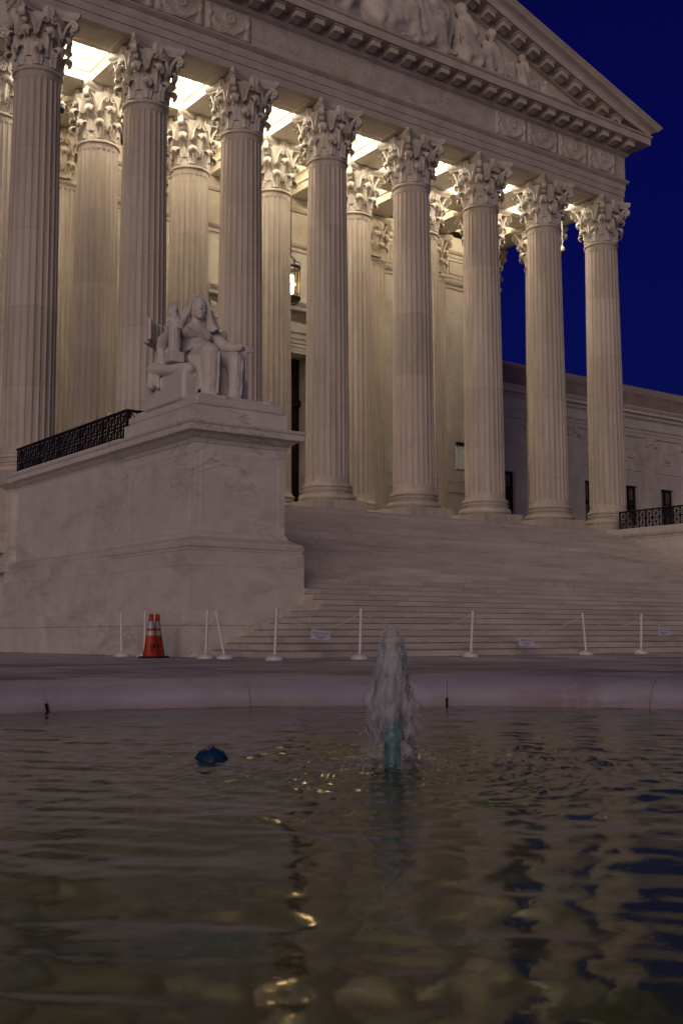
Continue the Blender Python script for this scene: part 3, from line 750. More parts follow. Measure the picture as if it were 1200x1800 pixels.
for k in range(46):
    x = -DX-0.48+k*(2*DX+0.96)/45; mb = MB().box(x-0.035, x+0.035, YW-0.34, YW-0.2, 15.22, 15.40); part('dentil', mb, MAR, frame)
for sg in (-1, 1):
    mb = MB(); pts = [(0.16,13.55),(0.2,13.7),(0.26,13.95),(0.36,14.25),(0.45,14.6),(0.5,14.95),(0.5,15.1)]
    r = [[(sg*(DX+0.28)+sx_*0.14, YW-o, z) for o, z in pts+[(0.05,15.1),(0.05,13.55)]] for sx_ in (1, -1)]
    mb.loft(r); part('console', mb, MCAP, frame)

# ------------------------------------------------------------------ side wing
wing = thing('side_wing', (34, 16, 0), 'lower marble side wing with tile roof behind the right columns', 'building')
WY = 16.0
mb = MB(); wx = [14.9]
wins = [31.46+4.02*k for k in range(-3, 5)]; WZ0, WZ1 = 7.4, 10.82
e = [14.9]+[v for c in wins for v in (c-0.74, c+0.74)]+[52.0]
for a, b in zip(e[0::2], e[1::2]): mb.box(a, b, WY, WY+0.6, 3.0, 15.0)
for c in wins: mb.box(c-0.74, c+0.74, WY, WY+0.6, 3.0, WZ0); mb.box(c-0.74, c+0.74, WY, WY+0.6, WZ1, 15.0)
mb.box(14.9, 52, WY+0.6, WY+9, 3.0, 16.6)
wwall = part('wall', mb, MAR, wing)
def wband(name, prof, mat=MAR, x0=14.8, x1=52.2):
    mb = MB(); mb.loft([[(x, WY-o, z) for o, z in prof] for x in (x1, x0)]); return part(name, mb, mat, wing)
wband('belt_course', [(-.02,11.88),(.05,11.9),(.05,12.02),(-.02,12.04)])
wband('architrave', [(-.02,14.32),(.10,14.33),(.10,14.62),(.14,14.63),(.14,14.82),(.22,14.9),(.22,14.94),(-.02,14.95)])
wband('frieze', [(-.5,14.95),(.08,14.951),(.08,15.56),(-.5,15.57)])
wc = wband('cornice', [(-.5,15.57),(.12,15.571),(.12,15.60),(.14,15.62),(.14,15.9),(.42,15.93),(.42,16.12),(.50,16.18),(.60,16.30),(.60,16.36),(-.5,16.37)])
DEN = MB().box(-0.055, 0.055, -0.14, 0, 0, 0.22).mesh('dentil')
for k in range(150):
    x = 21+k*0.2
    o = link('dentil', DEN, MAR, wc); o.location = Vector((x, WY-0.14, 15.66))-wloc(wc)
wband('parapet', [(-.5,16.37),(.30,16.371),(.30,17.25),(.36,17.28),(.36,17.38),(-.5,17.40)], MROOF)
BOSS = MB().lathe([(0.11,0),(0.10,0.06),(0.05,0.10)], 10).mesh('lion_boss', True)
for k in range(7):
    o = link('lion_boss', BOSS, MCAP, wc); o.rotation_euler = (PI/2, 0, 0); o.location = Vector((25.75+4.02*k+1.2, WY-0.40, 16.03))-wloc(wc)
# roof with rows of cover tiles
mb = MB(); ry0, rz0, ry1, rz1 = WY-0.34, 17.38, WY+2.7, 18.82
mb.add([(14.8,ry0,rz0),(52.2,ry0,rz0),(52.2,ry1,rz1),(14.8,ry1,rz1),(14.8,ry0,rz0-.15),(52.2,ry0,rz0-.15),(52.2,ry1,rz1-.15),(14.8,ry1,rz1-.15)],[(0,1,2,3),(7,6,5,4),(4,5,1,0),(5,6,2,1),(6,7,3,2),(7,4,0,3)])
roof = part('roof', mb, MROOF, wing)
TILE = MB(); rr = []
for i in range(9):
    t = i/8; wv = 0.085+(0.012 if i % 2 else 0)
    rr.append([(wv*math.cos(a), ry0+(ry1-ry0)*t-ry0, rz0+(rz1-rz0)*t-rz0+wv*1.0*math.sin(a)) for a in np.linspace(0, PI, 7)])
TILE.loft(rr, True, True); TILE_ME = TILE.mesh('tile_ridge')
for k in range(44):
    o = link('tile_ridge', TILE_ME, MROOF, roof); o.location = Vector((20.5+k*0.62, ry0, rz0))-wloc(roof)
# wing pilasters with scroll capitals
m = MB(); m.box(-0.42, 0.42, -0.09, 0.02, 3.2, 14.32); WPIL = m.mesh('pilaster')
m = MB()
m.box(-0.50, 0.50, -0.16, 0.02, 14.14, 14.31); m.box(-0.40, 0.40, -0.13, 0.02, 13.92, 14.14)
for sg in (-1, 1):
    m.tube([(sg*0.44,-0.20,13.92),(sg*0.44,0.0,13.92)], 0.20, 16); m.tube([(sg*0.44,-0.23,13.92),(sg*0.44,-0.19,13.92)], 0.10, 12)
for q in range(5): m.ell((-0.22+q*0.11,-0.15,14.0),(0.045,0.05,0.07),8,6)
WCAP = m.mesh('scroll_capital', True, 40)
m = MB()                                                     # carved swag panel over each window
for a in ((-0.62,0.62,-0.44,-0.40),(-0.62,0.62,0.40,0.44),(-0.62,-0.58,-0.40,0.40),(0.58,0.62,-0.40,0.40)): m.box(a[0],a[1],-0.05,0.02,a[2],a[3])
m.tube([(0.45*math.cos(t),-0.04,0.18-0.36*math.sin(t)) for t in np.linspace(0.05, PI-0.05, 12)], [0.03+0.045*math.sin(t) for t in np.linspace(0.05, PI-0.05, 12)], 7)
m.ell((0,-0.04,0.05),(0.1,0.06,0.1),8,6)
WPAN = m.mesh('swag_panel', True, 40)
for k in range(-3, 6):
    x = 29.6+4.02*k; o = link('pilaster', WPIL, MAR, wing); o.location = Vector((x, WY, 0))-wing.location
    link('scroll_capital', WCAP, MCAP, o)
for c in wins:
    o = link('swag_panel', WPAN, MAR, wwall); o.location = Vector((c, WY, 13.0))-wloc(wwall)
    gl = part('window', MB().box(c-0.738, c+0.738, WY+0.36, WY+0.40, WZ0, WZ1), GLASS, wing)
    mb = MB()
    for a in ((-0.735,-0.64,WZ0,WZ1-.003),(0.64,0.735,WZ0,WZ1-.003),(-0.64,0.64,WZ1-.1,WZ1-.003),(-0.64,0.64,WZ0,WZ0+.1),(-0.04,0.04,WZ0+.1,WZ1-.1),(-0.64,-0.04,9.42,9.54),(0.04,0.64,9.42,9.54)): mb.box(c+a[0],c+a[1],WY+0.24,WY+0.36,a[2],a[3])
    part('frame', mb, WOOD, gl)
    for sg in (-1, 1):
        part('blind', MB().box(c+sg*0.34-0.27, c+sg*0.34+0.27, WY+0.345, WY+0.356, 9.56 if sg < 0 else 9.9, WZ1-.11), BLIND, gl)
        part('blind', MB().box(c+sg*0.34-0.27, c+sg*0.34+0.27, WY+0.345, WY+0.356, WZ0+.12, 8.9 if sg > 0 else 9.3), BLIND, gl)

# ------------------------------------------------------------------ pedestal and flanking wall (left)
pedestal = thing('statue_pedestal', (-13.6, -10.9, 0), 'large marble pedestal block and flanking wall carrying the seated statue', 'pedestal')
YBK = -8.9
core = MB()
core.box(-15.34, -12.10, -12.98, -1.3, -0.05, 0.985); core.box(-15.10, -12.10, -12.75, -1.3, 0.985, 2.44)
core.box(-14.80, -12.44, -12.44, -1.3, 2.44, 5.0); part('core', core, MPED, pedestal)
def stones(face, fixed, a0, a1, z0, z1, cutsx, name='stone_block', th=0.06, mat=MPED, g=0.0014):
    """a course of facing stones; face 'L' lies in X = fixed, face 'F' in Y = fixed"""
    xs_ = [a0]+list(cutsx)+[a1]
    for p, q in zip(xs_[:-1], xs_[1:]):
        mb = MB()
        if face == 'L': mb.cbox(fixed, fixed+th, p+g, q-g, z0+g, z1-g, 0.0015)
        elif face == 'R': mb.cbox(fixed-th, fixed, p+g, q-g, z0+g, z1-g, 0.0015)
        else: mb.cbox(p+g, q-g, fixed, fixed+th, z0+g, z1-g, 0.0015)
        part(name, mb, mat, pedestal)
# lowest courses
stones('L', -15.373, -12.955, -1.3, 0.0, 0.685, (-11.4,-9.2,-7.0,-5.0,-3.1)); stones('L', -15.373, -12.955, -1.3, 0.693, 1.0, (-10.5,-8.1,-5.9,-3.7))
stones('F', -13.016, -15.373, -12.06, 0.0, 0.685, (-13.9,)); stones('F', -13.016, -15.373, -12.06, 0.693, 1.0, (-13.2,))
stones('F', -12.779, -15.129, -12.057, 1.0, 2.02, (-14.5,-12.72)); stones('F', -12.779, -15.129, -12.057, 2.02, 2.36, ())
stones('L', -15.129, -12.715, -1.3, 1.0, 2.02, (-11.0,-9.0,-6.9,-4.8,-2.9)); stones('L', -15.129, -12.715, -1.3, 2.02, 2.36, (-10.1,-7.6,-5.0,-3.0))
stones('R', -12.057, -12.715, -8.9, 1.0, 2.36, (-10.8,))
# belt moulding (two blocks: pedestal proper stands a little proud of the wall behind)
belt = [(-.05,2.36),(0.30,2.365),(0.305,2.42),(0.33,2.45),(0.335,2.52),(0.30,2.58),(0.22,2.62),(0.12,2.66),(0.06,2.70),(0.05,2.76),(0.015,2.80),(0.0,2.815)]
mb = MB(); mb.rect(-14.83, -12.41, -12.47, YBK, belt); part('belt_moulding', mb, MPED, pedestal, False)
mb = MB(); mb.rect(-14.78, -12.75, YBK+0.02, -1.3, [(o*0.93 if o > 0 else o, z-0.001) for o, z in belt]); part('belt_moulding', mb, MPED, pedestal, False)
# die with sunk panels
stones('F', -12.472, -14.832, -12.41, 2.815, 4.84, ()); stones('L', -14.832, -12.41, YBK, 2.815, 4.84, ())
stones('R', -12.408, -12.41, YBK, 2.815, 4.84, ())
mb = MB()
for x0, x1, z0, z1 in ((-14.70,-12.54,4.62,4.68),(-14.70,-12.54,2.95,3.0),(-14.70,-14.64,3.0,4.62),(-12.60,-12.54,3.0,4.62)): mb.box(x0,x1,-12.480,-12.46,z0,z1)
part('panel_frame', mb, MPED, pedestal)
mb = MB()
for y0, y1, z0, z1 in ((-12.25,-9.1,4.62,4.68),(-12.25,-9.1,2.95,3.0),(-12.25,-12.19,3.0,4.62),(-9.16,-9.1,3.0,4.62)): mb.box(-14.840,-14.82,y0,y1,z0,z1)
part('panel_frame', mb, MPED, pedestal)
stones('L', -14.782, YBK, -1.3, 2.815, 3.8, (-7.0,-5.1,-3.2)); stones('L', -14.782, YBK, -1.3, 3.8, 4.84, (-8.0,-6.0,-4.1,-2.4))
corn = [(-.05,4.84),(0.02,4.845),(0.03,4.88),(0.05,4.90),(0.05,4.925),(0.09,4.94),(0.15,4.985),(0.20,5.03),(0.30,5.06),(0.335,5.07),(0.34,5.20),(0.37,5.23),(0.385,5.27),(0.385,5.285),(-.1,5.30)]
mb = MB(); mb.rect(-14.83, -12.41, -12.47, YBK, corn); part('cornice', mb, MPED, pedestal)
mb = MB(); mb.rect(-14.78, -12.75, YBK+0.02, -1.35, [(o*0.92 if o > 0 else o, z+0.02) for o, z in corn]); part('cornice', mb, MPED, pedestal)
mb = MB(); mb.rect(-14.83, -12.41, -12.47, YBK, [(0.04,5.28),(0.04,5.70),(0.0,5.72)]); part('plinth_block', mb, MPED, pedestal)
# low course under the rail
mb = MB(); mb.box(-15.0, -12.8, YBK+0.05, -1.36, 5.30, 5.40); part('coping', mb, MPED, pedestal)
# back pier of the flanking wall, next to the corner column
mb = MB(); mb.rect(-14.92, -12.9, -1.28, 4.0, [(0,-.02),(0,2.36),(0.25,2.37),(0.27,2.55),(0.05,2.8),(0.02,4.85),(0.05,4.92),(0.30,5.06),(0.33,5.13),(-.3,5.14)]); part('pier', mb, MPED, pedestal)

# right flanking wall
rw = thing('flanking_wall', (13.9, -7, 0), 'plain marble flanking wall at the right edge beside the top steps', 'wall')
mb = MB(); mb.box(12.72, 15.1, -13, -1.3, 0, 4.62); core = part('core', mb, MPED, rw)
mb = MB(); mb.rect(12.95, 14.85, -8.9, -1.35, [(0.2,4.60),(0.22,4.66),(0.26,4.70),(0.26,4.74),(0.36,4.80),(0.42,4.90),(0.44,5.10),(0.40,5.14),(-.1,5.15)]); part('cornice', mb, MPED, rw)
for i, (z0, z1) in enumerate(((3.2,3.7),(3.7,4.2),(4.2,4.6))):
    ys = [-8.8+1.6*k+(0.8 if i % 2 else 0) for k in range(5)]+[-1.32]
    for a, b in zip(ys[:-1], ys[1:]):
        if b-a > 0.2: part('stone_block', MB().cbox(12.70, 12.76, a+0.003, b-0.003, z0+0.003, z1-0.003, 0.005), MPED, rw)

# ------------------------------------------------------------------ iron railings
CELL = 0.36
def cell_mesh(along):                                         # square cell with cross and diagonals, lying along Y or X
    mb = MB(); c = CELL; w = 0.020
    def P(a, z): return (0, a, z) if along == 'Y' else (a, 0, z)
    upv = (1,0,0) if along == 'Y' else (0,1,0)
    for a, b in (((0,0),(c,c)),((0,c),(c,0)),((c/2,0),(c/2,c)),((0,c/2),(c,c/2))): mb.bar(P(*a), P(*b), w, 0.03, upv)
    for a, b in (((0,0.008),(c,0.008)),((0,c-.008),(c,c-.008)),((0.008,0),(0.008,c)),((c-.008,0),(c-.008,c))): mb.bar(P(*a), P(*b), 0.026, 0.034, upv)
    mb.box(*( (-0.018,0.018,c/2-.035,c/2+.035,c/2-.035,c/2+.035) if along == 'Y' else (c/2-.035,c/2+.035,-0.018,0.018,c/2-.035,c/2+.035)))
    return mb.mesh('lattice_cell')
CELLY, CELLX = cell_mesh('Y'), cell_mesh('X')
def rail_run(root, x, y0, ncell, z0, along):
    for k in range(ncell):
        for r in range(2):
            loc = Vector((x, y0+k*CELL, z0+r*CELL)) if along == 'Y' else Vector((x+k*CELL, y0, z0+r*CELL))
            link('lattice_cell', CELLY if along == 'Y' else CELLX, BLACK, root).location = loc-wloc(root)
    L_ = ncell*CELL; mb = MB(); zt = z0+2*CELL
    if along == 'Y': mb.cbox(x-0.05, x+0.05, y0-0.05, y0+L_+0.03, zt, zt+0.05, 0.01)
    else: mb.cbox(x-0.05, x+L_+0.03, y0-0.0495, y0+0.0495, zt+0.001, zt+0.049, 0.01)
    part('top_rail', mb, BLACK, root)
    for k in range(0, ncell+1, 4):
        a = y0+k*CELL if along == 'Y' else x+k*CELL
        mb = MB(); mb.box(*((x-.028,x+.028,a-.028,a+.028) if along == 'Y' else (a-.028,a+.028,y0-.028,y0+.028)), z0-0.05, zt+0.004); part('post', mb, BLACK, root)
ra = thing('railing', (-14.8, -5, 5.4), 'black iron lattice railing behind the statue pedestal on the left', 'railing', None)
rail_run(ra, -14.8, -8.86, 21, 5.41, 'Y'); rail_run(ra, -14.72, -8.86, 5, 5.41, 'X')
rb = thing('railing', (12.95, -5, 5.15), 'black iron lattice railing on the right flanking wall beside the corner column', 'railing', None)
rail_run(rb, 12.86, -1.62-24*CELL, 24, 5.20, 'Y')
mb = MB()
for z in (5.62, 6.0):
    mb.tube([(13.0-0.0+0.02*k, -1.42+0.06*k*0.6, z-0.06*math.sin(PI*k/6)+0.06) for k in range(7)], 0.012, 6)
prop(part('tether_chain', mb, BLACK, rb), None)

# ------------------------------------------------------------------ statue
def sculpt(name, mb, mat, parent, voxel, smooth=4, fac=0.5):
    o = part(name, mb, mat, parent, True, None)
    r = o.modifiers.new('remesh', 'REMESH'); r.mode = 'VOXEL'; r.voxel_size = voxel; r.use_smooth_shade = True
    s_ = o.modifiers.new('smooth', 'SMOOTH'); s_.iterations = smooth; s_.factor = fac
    return o
statue = thing('statue', (-13.65, -10.8, 5.72), 'seated marble statue of a hooded robed woman holding a small figure', 'statue')
def folds(o, strength, size, turb=3.0):                       # cloth folds pressed into the remeshed drapery
    tx = bpy.data.textures.new('folds', 'WOOD'); tx.wood_type = 'BANDNOISE'; tx.noise_basis_2 = 'SIN'; tx.noise_scale = size; tx.turbulence = turb; tx.noise_basis = 'ORIGINAL_PERLIN'
    d_ = o.modifiers.new('folds', 'DISPLACE'); d_.texture = tx; d_.strength = strength; d_.mid_level = 0.5; d_.texture_coords = 'GLOBAL'
    return o
def put(dst, src, org, ang, k=1.0):
    ca, sa = math.cos(ang)*k, math.sin(ang)*k
    dst.add([(org[0]+x*ca-y*sa, org[1]+x*sa+y*ca, org[2]+z*k) for x, y, z in src.v], src.f)
HT, HK = -0.30, 1.17                                          # turn and scale of the head
HO = (-13.78, -10.66, 8.545)
b = MB()
b.caps((-13.79,-10.5,8.0),(-13.78,-10.58,8.36),0.19,0.16); b.ell((-13.80,-10.56,7.92),(0.40,0.25,0.28))
h_ = MB()
h_.ell((0,0,0.01),(0.172,0.205,0.255),22,16); h_.ell((0,-0.07,-0.135),(0.125,0.125,0.125),18,12); h_.ell((0,-0.155,-0.215),(0.052,0.045,0.04))
h_.caps((0,-0.198,0.05),(0,-0.226,-0.045),0.014,0.026); h_.ell((0,-0.203,-0.055),(0.028,0.026,0.016))
for x in (-1, 1):
    h_.caps((x*0.030,-0.190,0.075),(x*0.11,-0.162,0.07),0.013,0.010); h_.ell((x*0.072,-0.176,0.034),(0.030,0.016,0.013)); h_.ell((x*0.075,-0.140,-0.06),(0.05,0.036,0.06))
h_.caps((-0.038,-0.188,-0.112),(0.038,-0.188,-0.112),0.011,0.011); h_.caps((-0.030,-0.187,-0.135),(0.030,-0.187,-0.135),0.013,0.013)
put(b, h_, HO, HT, HK)
# arms, hands, feet
b.caps((-14.26,-10.46,8.0),(-14.70,-10.60,7.50),0.17,0.15); b.caps((-14.70,-10.60,7.50),(-14.80,-11.08,7.76),0.14,0.095)
b.ell((-14.83,-11.18,7.83),(0.085,0.12,0.12))
for k in range(4): b.caps((-14.86,-11.27,7.75+k*0.055),(-14.78,-11.42,7.745+k*0.055),0.038,0.034); b.caps((-14.78,-11.42,7.745+k*0.055),(-14.66,-11.44,7.74+k*0.055),0.034,0.028)
b.caps((-14.84,-11.12,7.92),(-14.78,-11.34,8.0),0.042,0.03)
b.caps((-13.34,-10.46,8.02),(-13.02,-10.78,7.60),0.17,0.15); b.caps((-13.02,-10.78,7.60),(-12.95,-11.26,7.53),0.14,0.10)
b.ell((-12.94,-11.42,7.52),(0.11,0.15,0.075))
for k in range(4): b.caps((-13.02+k*0.054,-11.52,7.53),(-13.03+k*0.058,-11.66,7.49),0.038,0.034); b.caps((-13.03+k*0.058,-11.66,7.49),(-13.02+k*0.056,-11.69,7.36),0.034,0.026)
b.caps((-13.03,-11.36,7.52),(-13.09,-11.50,7.43),0.04,0.03)
for ax, ay, az in ((-14.15,-12.12,6.06),(-13.49,-12.10,6.05)):
    b.caps((ax,ay+0.24,az+0.08),(ax-0.01,ay,az),0.11,0.085); b.caps((ax,ay+0.26,az+0.5),(ax,ay+0.24,az+0.08),0.10,0.10)
    for k in range(5): b.caps((ax-0.07+k*0.034,ay-0.02,az-0.005),(ax-0.075+k*0.036,ay-0.12+0.012*abs(k-1),az-0.02),0.028,0.022)
sculpt('figure', b, MSTAT, statue, 0.0125, 3, 0.5)
# robe: torso, lap, and hanging cloth shaped as folded sheets
r_ = MB()
r_.ell((-13.78,-10.66,7.14),(0.56,0.46,0.34)); r_.caps((-13.78,-10.62,7.2),(-13.80,-10.48,7.90),0.36,0.35); r_.ell((-13.80,-10.55,7.90),(0.45,0.29,0.26))
for x in (-13.98,-13.63): r_.ell((x,-10.76,7.83),(0.17,0.095,0.15))
r_.caps((-14.22,-10.44,8.03),(-13.36,-10.44,8.03),0.18,0.18)
r_.caps((-14.26,-10.46,8.0),(-14.66,-10.56,7.58),0.20,0.19); r_.caps((-13.34,-10.46,8.02),(-13.06,-10.74,7.64),0.20,0.18); r_.caps((-13.06,-10.74,7.64),(-12.99,-11.04,7.56),0.17,0.14)
r_.caps((-13.98,-10.8,7.10),(-14.10,-11.80,7.12),0.33,0.27); r_.caps((-14.10,-11.82,7.10),(-14.14,-11.88,6.36),0.255,0.20); r_.caps((-14.14,-11.88,6.36),(-14.13,-11.80,6.06),0.20,0.23)
r_.caps((-13.55,-10.8,7.10),(-13.36,-11.68,7.06),0.31,0.235); r_.caps((-13.36,-11.70,7.04),(-13.46,-11.88,6.36),0.215,0.165); r_.caps((-13.46,-11.88,6.36),(-13.48,-11.80,6.06),0.165,0.18)
def sheet(fn, nu, nv, th): r_.grid_solid([[fn(i/(nu-1), j/(nv-1)) for i in range(nu)] for j in range(nv)], th)
def skirt(u, t):                                              # cloth hanging between the knees
    x = -14.22+0.86*u; fold = 0.05*math.sin(2*PI*(6.5*u+0.25*t))*(0.35+0.65*t)
    y = -11.78+0.42*math.sin(PI*u)**0.8*(1-0.25*t)+fold-0.10*t
    return (x-0.03*t, y, 7.12-0.10*math.sin(PI*u)-1.02*t)
sheet(skirt, 60, 10, 0.07)
def left_fall(u, t):                                          # mantle falling beside the near leg
    x = -14.52+0.28*u; fold = 0.045*math.sin(2*PI*(2.6*u+0.5*t))
    return (x+0.04*math.sin(5*t), -11.52-0.28*u+fold-0.08*t, 7.08-(0.95+0.12*math.sin(7*u))*t)
sheet(left_fall, 30, 10, 0.06)
def right_fall(u, t):
    x = -13.22+0.24*u; fold = 0.04*math.sin(2*PI*(2.5*u+0.3*t))
    return (x, -11.80+0.45*u+fold, 7.05-1.0*t)
sheet(right_fall, 26, 8, 0.06)
def sleeve(u, t):                                             # mantle from the raised arm down over the throne
    x = -14.42-0.42*u+0.10*t*(1-u); fold = 0.04*math.sin(2*PI*(3.2*u+0.4*t))
    return (x, -10.80+0.26*u+fold, 7.95-0.42*u-(0.80+0.12*u)*t)
sheet(sleeve, 34, 10, 0.07)
for k in range(6):                                            # rolled cloth sweeping over the near thigh
    r_.tube([(-14.40+0.02*k+0.34*u,-11.02-0.76*u+0.035*k,7.30+0.055*k*(1-0.6*u)+0.07*math.sin(PI*u)) for u in np.linspace(0, 1, 10)], [0.045+0.02*math.sin(PI*u) for u in np.linspace(0, 1, 10)], 8)
for k in range(5):
    r_.tube([(-14.12+0.98*u,-10.98-0.10*k-0.13*math.sin(PI*u),7.44-0.035*k-0.04*math.sin(PI*u)) for u in np.linspace(0, 1, 10)], 0.042, 8)
for k in range(4): r_.caps((-13.99-0.07*k,-12.06+0.02*k,7.12),(-14.03-0.06*k,-12.05+0.03*k,6.15),0.022,0.034)
for k in range(3): r_.caps((-13.26-0.08*k,-11.90-0.01*k,7.05),(-13.38-0.06*k,-12.03,6.15),0.02,0.03)
for k in range(5): r_.tube([(-14.17+0.06*k+0.55*u,-10.86+0.06*abs(u-0.5)-0.012*k,7.98-0.09*k-0.24*u+0.10*u*u) for u in np.linspace(0, 1, 9)], 0.013, 7)
for k in range(3): r_.caps((-13.24+0.06*k,-10.60,8.0),(-13.10+0.05*k,-10.74,7.25),0.04,0.065)
folds(sculpt('robe', r_, MSTAT, statue, 0.0165, 2, 0.5), 0.014, 0.10, 4.0)
v_ = MB()                                                     # veil over the head
q_ = MB(); q_.ell((0,0.075,0.02),(0.235,0.225,0.285),22,16)
arch_ = [(-0.205*math.cos(t)*(1.0+0.10*(1-math.sin(t))), -0.070-0.02*math.sin(t), -0.08+0.35*math.sin(t)) for t in np.linspace(0.0, PI, 19)]
q_.tube(arch_, 0.032, 10); q_.tube([(x*1.0, y+0.05, z*0.985) for x, y, z in arch_], 0.045, 10)
for sg in (-1, 1):
    w_l = 1.25 if sg < 0 else 1.0
    q_.tube([(sg*0.225,-0.065,-0.08),(sg*0.245*w_l,-0.05,-0.22),(sg*0.30*w_l,-0.04,-0.36),(sg*0.36*w_l,-0.05,-0.46)], [0.036,0.05,0.075,0.10], 10)
    q_.tube([(sg*0.215,0.05,-0.02),(sg*0.26*w_l,0.05,-0.22),(sg*0.34*w_l,0.06,-0.44)], [0.09,0.12,0.15], 10)
put(v_, q_, HO, HT*0.8, HK)
folds(sculpt('veil', v_, MSTAT, statue, 0.0165, 2, 0.5), 0.010, 0.10, 3.0)
c = MB()                                                      # throne with curved back, arms and seat
c.cbox(-14.80,-12.80,-11.45,-9.75,5.95,6.70,0.05); c.cbox(-13.06,-12.80,-11.34,-9.8,6.5,7.40,0.06)
c.cbox(-14.80,-14.36,-11.78,-10.0,5.95,6.68,0.06)
for i in range(14):
    u = i/13; x = -14.98+2.12*u; yb = -9.78-0.50*(2*abs(u-0.5))**2.2; c.caps((x,yb,6.4 if 2 < i else 7.64),(x,yb-0.02,8.10),0.12,0.10)
c.cbox(-15.06,-14.96,-10.50,-10.2,7.60,8.16,0.03); c.cbox(-13.02,-12.84,-10.42,-10.12,7.3,8.0,0.04)
c.caps((-14.90,-10.42,6.88),(-14.62,-11.70,6.70),0.15,0.155); c.caps((-14.90,-10.42,6.9),(-14.92,-10.40,6.5),0.13,0.12)
for k in range(3): c.caps((-14.93+0.02*k,-10.45-0.08*k,7.0),(-14.93+0.03*k,-10.50-0.08*k,6.55-0.06*k),0.05,0.06)
sculpt('throne', c, MSTAT, statue, 0.02, 2)
d = MB()                                                      # small draped figure on a fluted shaft and block
d.cbox(-14.96,-14.60,-11.46,-11.10,6.90,7.15,0.012); d.lathe([(0.155,7.14),(0.155,7.18),(0.13,7.20),(0.125,7.75),(0.13,7.80)], 20, (-14.78,-11.28,0))
for k in range(12): a_ = 2*PI*k/12; d.caps((-14.78+0.125*math.cos(a_),-11.28+0.125*math.sin(a_),7.22),(-14.78+0.12*math.cos(a_),-11.28+0.12*math.sin(a_),7.75),0.016,0.016)
d.caps((-14.78,-11.28,7.80),(-14.78,-11.27,8.06),0.125,0.095); d.caps((-14.87,-11.27,8.06),(-14.69,-11.27,8.06),0.05,0.05); d.ell((-14.775,-11.29,8.215),(0.062,0.068,0.085)); d.ell((-14.78,-11.26,8.225),(0.078,0.072,0.095))
d.caps((-14.85,-11.22,8.2),(-14.88,-11.22,7.95),0.04,0.06); d.caps((-14.70,-11.22,8.2),(-14.68,-11.22,7.95),0.04,0.06); d.caps((-14.68,-11.30,8.04),(-14.74,-11.40,7.92),0.04,0.035)
sculpt('small_figure', d, MSTAT, statue, 0.012, 2)
g = MB()                                                      # rough ground of the statue's own block
g.cbox(-14.82,-12.42,-12.46,-8.95,5.722,5.93,0.03); g.cbox(-14.70,-12.55,-12.30,-9.05,5.90,6.04,0.05)
for k in range(16): g.ell((rng.uniform(-14.3,-12.7),rng.uniform(-12.25,-11.8),6.0),(0.2,0.12,0.05),8,5)
sculpt('base', g, MSTAT, statue, 0.03, 2)

